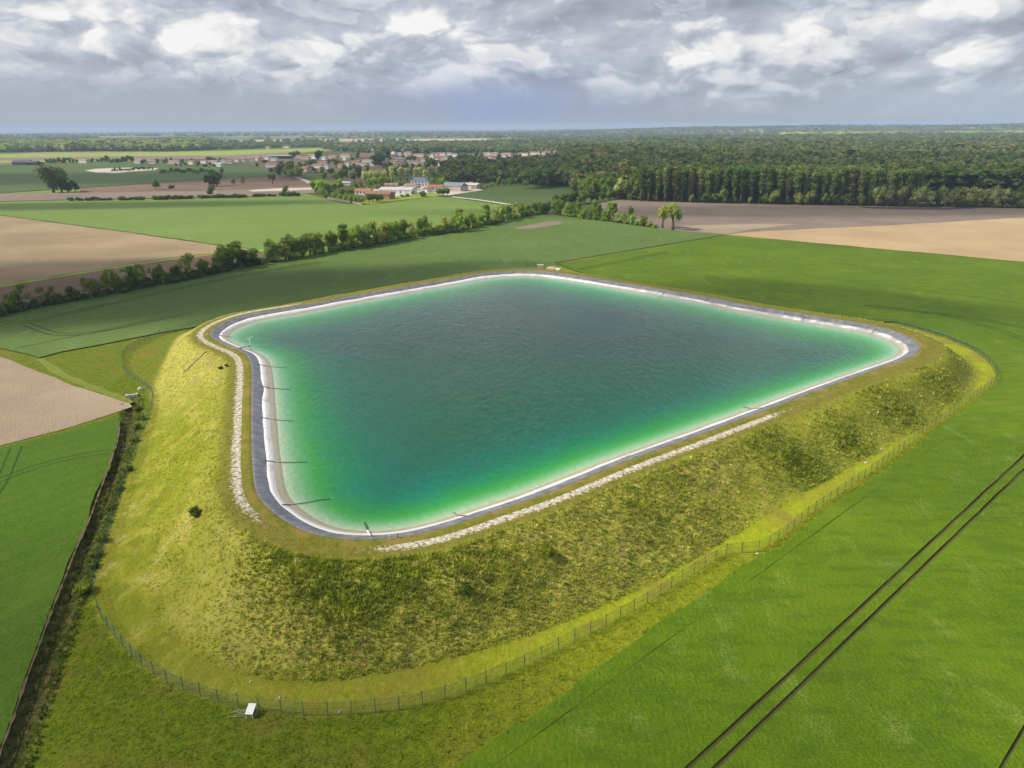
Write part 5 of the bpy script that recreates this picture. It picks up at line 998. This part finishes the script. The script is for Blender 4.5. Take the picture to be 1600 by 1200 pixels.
def rock(name, xy, s, lb, grp=None, zz=None):
    V = IC2_V*(1+.35*(rng.random((len(IC2_V), 1))-.5))*np.array([1, .8, .6])*s
    o = link(name, mesh_np(name, V, IC2_F), Mst); o.location = (xy[0], xy[1], (float(ground_z(xy)[0]) if zz is None else zz)+s*.3); o.rotation_euler = (0, 0, random.uniform(0, 6)); return tag(o, lb, 'stone', grp)
for px, py, s, lb in ((219.5, 609, .7, 'pale boulder by the fence above the culvert headwall'), (437, 1091, .17, 'small white stone in the mown strip right of the slanted table'), (391, 1065.5, .16, 'tiny white stone on the grass above the slanted table'), (530, 1113, .17, 'small white stone at the front fence midway along'), (1183, 866, .22, 'pale stone at the kink of the right fence'), (1353, 724, .3, 'small white stone in the mown strip on the right, the lower of two'), (1377, 703, .3, 'small white stone in the mown strip on the right, the upper of two')):
    rock('stone', at(px, py), s, lb)
q = at(866, 423.5, ZC-.5); ci = empty('concrete_inlet', (q[0], q[1]+4, ZC-.3), rad(-30)); tag(ci, 'pale concrete inlet block with pinkish slab at the far corner of the basin', 'inlet')
o = MB().box(-2.6, .8, -1.3, 1.3, -1.2, .5).build('slab', plain('pinkish_concrete', (.52, .40, .34), .9), ci); o = MB().box(.85, 3.0, -1., 1., -1.2, .3).build('block', plain('white_concrete', (.72, .70, .66), .9), ci)
q = at(845, 420.5, ZC-.5); o = MB().box(-1.1, 1.1, -.7, .7, -.6, .55).box(-1.25, 1.25, -.85, .85, .553, .7).build('valve_box', Mst); o.location = (q[0], q[1]+4, ZC-.15); tag(o, 'small pale valve box between green gate and concrete inlet', 'box')
q = at(830, 421, ZC-.5); gt = empty('gate', (q[0], q[1]+6, ZC-.4), rad(6)); tag(gt, 'dark green metal gate on the far crest of the basin', 'gate')
m = MB()
for k in range(12): m.box(-1.9+k*.34, -1.9+k*.34+.06, -.02, .02, .12, 1.9)
m.box(-1.95, 1.95, -.04, .04, .06, .118); m.box(-1.95, 1.95, -.04, .04, 1.903, 1.97); m.build('gate_leaf', M_fence, gt)
for x in (-2.1, 2.1): MB().box(x-.1, x+.1, -.1, .1, -.3, 2.2).build('gate_post', M_fence, gt)

# ------------------------------------------------------------------ grass and weeds on the bank (uncountable: one object)
def scatter(n, lo, hi):
    return np.stack([rng.uniform(lo[0], hi[0], n), rng.uniform(lo[1], hi[1], n)], 1)
Qs = scatter(900000, (-125, 52), (150, 215)); Qs = Qs[(Qs[:, 1] < 130) | (rng.random(len(Qs)) < .45)]
dcr, _ = sdist(Qs, cr); kf = (dcr > 1.2) & (dcr < 42); Qs, dcr = Qs[kf], dcr[kf]
dto, _ = sdist(Qs, toe); dfe, _ = sdist(Qs, fence_line)
inA = inside(Qs, A_poly); inB = inside(Qs, B_poly) | inside(Qs, C_poly) | inside(Qs, D_poly); ddi, _ = poly_dist(Qs, ditch, False)
on_slope = (dto < 0) & (dcr > 5.4); mid_b = (dto >= 0) & (dfe < 0); outer = (dfe >= 0) & ~inA & ~inB & (Qs[:, 0] > -100) | ((ddi < 2.6) & (ddi > .35) & ~inA)
left = (Qs[:, 0]+rng.normal(size=len(Qs))*4 < -36-(Qs[:, 1]-90)*.28)
far_hidden = (Qs[:, 1] > 215) | ((Qs[:, 1] > 195) & (Qs[:, 0] < -60))
pn = vnoise(Qs[:, 0], Qs[:, 1], 5, 51)*.6+vnoise(Qs[:, 0], Qs[:, 1], 14, 52)*.4
def blob(px, py, z0, r):
    q = on_ground(px, py); return np.exp(-((Qs-q)**2).sum(1)/r**2)
weed = blob(520, 900, 3, 7)+blob(600, 890, 3, 7)+blob(760, 890, 3, 6)*.6+blob(1320, 680, 3, 6)+blob(1400, 640, 3, 8)+blob(1460, 600, 4, 7)+blob(1270, 740, 2, 5)+blob(430, 870, 5, 5)+.20*blob(1000, 800, 3, 16)+blob(1200, 690, 4, 6)*.7
short = blob(1260, 670, 4, 8)+blob(1180, 790, 2, 8)+blob(1430, 590, 6, 8)+blob(1480, 560, 6, 7)
dens = np.where(on_slope, np.where(left, .38, .85), np.where(mid_b, .16, np.where(outer, .55, np.where(dcr <= 5.4, .12, 0))))
dens *= np.clip(.55+pn*.9, 0, 1.2)*(1-.75*np.clip(short, 0, 1)); dens[far_hidden] *= 0; eastl = np.clip((Qs[:, 0]-36)/10, 0, 1)*on_slope; dens *= 1-eastl*(.80-.80*np.clip(weed*1.3, 0, 1))
keep = rng.random(len(Qs)) < dens; Qs = Qs[keep]; pn = pn[keep]; weed = weed[keep]
on_slope, mid_b, outer, left, dcr = on_slope[keep], mid_b[keep], outer[keep], left[keep], dcr[keep]
nT_ = len(Qs); Hh = np.where(on_slope, np.where(left, .17, .30), np.where(outer, .17, .11))*rng.uniform(.6, 1.45, nT_)*(1+.8*np.clip(weed, 0, 1)*on_slope)
colr = np.empty((nT_, 3)); u = rng.random(nT_)
def pick(mask, pal, wts):
    idx = np.where(mask)[0]; pal = np.array(pal); colr[idx] = pal[rng.choice(len(pal), len(idx), p=np.array(wts)/sum(wts))]
pick(on_slope & ~left, ((.33, .36, .045), (.43, .42, .09), (.23, .29, .028), (.54, .50, .20), (.36, .29, .10), (.15, .20, .02)), (5, 4, 4.5, 1.6, 1., 1.2))  # slope tufts coloured lighter too, against the grazing sun
pick(on_slope & left, ((.32, .34, .022), (.40, .38, .05), (.22, .28, .016), (.56, .50, .18), (.16, .22, .014)), (5, 4, 3, 2, 1.5))
pick(mid_b, ((.34, .40, .014), (.42, .43, .03), (.28, .34, .012)), (4, 2, 3))
pick(outer, ((.20, .26, .010), (.25, .29, .016), (.16, .225, .009), (.32, .30, .06)), (5, 3, 3, 1))
dk_ = ddi[keep] < 2.4; Hh = np.where(dk_, Hh*1.9, Hh); pick(dk_, ((.06, .09, .009), (.09, .12, .010), (.04, .065, .008), (.15, .14, .04)), (4, 3, 4, 1))
pick(~(on_slope | mid_b | outer | dk_), ((.23, .19, .035), (.17, .175, .018), (.28, .22, .06)), (3, 3, 1))
east = outer & (Qs[:, 0]+rng.normal(size=nT_)*6 > -8); pick(east, ((.30, .345, .014), (.37, .38, .03), (.23, .28, .012)), (4, 3, 3))
wk = (rng.random(nT_) < np.clip(weed, 0, 1)*.8) & on_slope
pick(wk, ((.15, .20, .018), (.20, .25, .022), (.28, .31, .04)), (4, 4, 2))
colr *= rng.uniform(.80, 1.2, (nT_, 1))*.70; gz_ = ground_z(Qs)
NB = 5; base = np.repeat(np.column_stack([Qs, gz_-.03]), NB, 0); hB = np.repeat(Hh, NB)*rng.uniform(.6, 1.1, nT_*NB)
aB = rng.uniform(0, 2*np.pi, nT_*NB); rB = rng.uniform(.0, .30, nT_*NB)*np.repeat(.45+Hh, NB)
cx = base+np.column_stack([np.cos(aB)*rB, np.sin(aB)*rB, np.zeros(len(aB))])
wB = (.028+.058*rng.random(len(aB)))*(.7+hB*1.1); oa = rng.uniform(0, 2*np.pi, len(aB)); sd = np.column_stack([np.cos(oa), np.sin(oa), np.zeros(len(oa))])*wB[:, None]
ln = np.column_stack([np.cos(aB)*.45*hB+.12*hB, np.sin(aB)*.45*hB-.05*hB, hB])
V = np.stack([cx-sd, cx+sd, cx+ln*.6+sd*.7, cx+ln], 1).reshape(-1, 3); F = np.arange(len(V)).reshape(-1, 4)
tint = np.repeat(np.column_stack([colr, np.ones(nT_)]), NB*4, 0)
tag(link('grass', mesh_np('grass', V, F, False, {'tint': ('FLOAT_COLOR', tint)}), M_grass), kind='stuff')
# scattered stones of the gravel track
Qg = scatter(230000, (-95, 80), (70, 225)); dg, ig = sdist(Qg, cr)
gk = grav[ig]*np.clip(1-np.abs(dg-2.7)/1.5, 0, 1)*(.4+vnoise(Qg[:, 0], Qg[:, 1], 2.5, 61)); kk = rng.random(len(Qg)) < gk*.38; Qg = Qg[kk]; ng = len(Qg)
OC = np.array([(1, 0, 0), (-1, 0, 0), (0, 1, 0), (0, -1, 0), (0, 0, 1)], float); OF = np.array([(0, 2, 4), (2, 1, 4), (1, 3, 4), (3, 0, 4)])
sz = rng.uniform(.03, .10, ng); a_ = rng.uniform(0, 6.28, ng); ca, sa = np.cos(a_)[:, None], np.sin(a_)[:, None]
vx = OC[None, :, 0]*ca-OC[None, :, 1]*sa; vy = OC[None, :, 0]*sa+OC[None, :, 1]*ca
V = np.stack([vx*sz[:, None]+Qg[:, :1], vy*sz[:, None]*.8+Qg[:, 1:], OC[None, :, 2]*sz[:, None]*.7+ZC+.0*vx], 2).reshape(-1, 3); F = (OF[None]+5*np.arange(ng)[:, None, None]).reshape(-1, 3)
tag(link('gravel', mesh_np('gravel', V, F), plain('limestone_chips', (.54, .48, .39), .9, .35, 4)), kind='stuff')

# ------------------------------------------------------------------ haze, and the clouds overhead that shade parts of the land
hz = MB().box(-46000, 46000, -9500, 46000, -320, 96).build('haze', None); hz['kind'] = 'stuff'
m, t = newmat('haze_air'); t.out(None, t.n('VolumePrincipled', i_Color=(.62, .78, 1., 1), i_Density=1.0e-4, i_Anisotropy=.0).outputs[0]); hz.data.materials.append(m)
m, t = newmat('cloud_vapour'); ob = t.n('TexCoord').outputs['Object']; sx = t.n('SeparateXYZ', i_0=ob).outputs
rr_ = t.math('SQRT', t.math('ADD', t.math('MULTIPLY', sx[0], sx[0]), t.math('MULTIPLY', sx[1], sx[1])))
nn_ = t.noise(ob, 1.8, 5, .6)
al = t.math('MULTIPLY', t.ramp(t.math('ADD', rr_, t.math('MULTIPLY', t.math('SUBTRACT', nn_, .5), .9)), .95, .35), t.n('ObjectInfo').outputs['Alpha'])
t.out(t.n('MixShader', i_0=al, i_1=t.n('BsdfTransparent').outputs[0], i_2=t.n('BsdfDiffuse', i_Color=(.9, .9, .92, 1)).outputs[0]).outputs[0]); m.node_tree.nodes.update()
M_cloud = m
ALT = 760.
cl = [(330, 458, 130, 45, .42, .75), (-20, 470, 120, 60, .42, .6), (1230, 466, 66, 22, -.6, .55), (1290, 275, 620, 330, .1, .25), (40, 425, 90, 36, .3, .6), (110, 322, 260, 36, .1, .5), (150, 278, 600, 140, 0, .4), (700, 255, 500, 250, 0, .2), (330, 1160, 42, 18, -.5, .25), (60, 1000, 40, 26, .8, .25), (880, 1170, 40, 14, .7, .25), (1250, 330, 300, 45, 0, .35), (900, 520, 60, 35, .3, .3)]
for i, (px, py, rx, ry, rz, a) in enumerate(cl):
    p = at(px, py); c = np.array([p[0], p[1], 0])+SUN*(ALT+40*(i % 4))/SUN[2]
    V = IC2_V*(1+.22*(rng.random((len(IC2_V), 1))-.5)); o = link('cloud', mesh_np('cloud', V, IC2_F, True), M_cloud)
    o.location = c; o.scale = (rx*1.25, ry*1.25, 28); o.rotation_euler = (0, 0, rz); o.color = (1, 1, 1, a); o['kind'] = 'structure'

# ------------------------------------------------------------------ picture settings
sc.render.engine = 'CYCLES'; sc.cycles.max_bounces = 5; sc.cycles.diffuse_bounces = 2; sc.cycles.glossy_bounces = 2; sc.cycles.transmission_bounces = 2; sc.cycles.volume_bounces = 0; sc.cycles.transparent_max_bounces = 14; sc.cycles.caustics_reflective = False
sc.view_settings.view_transform = 'Standard'; sc.view_settings.look = 'None'; sc.view_settings.exposure = .35; sc.view_settings.gamma = 1.
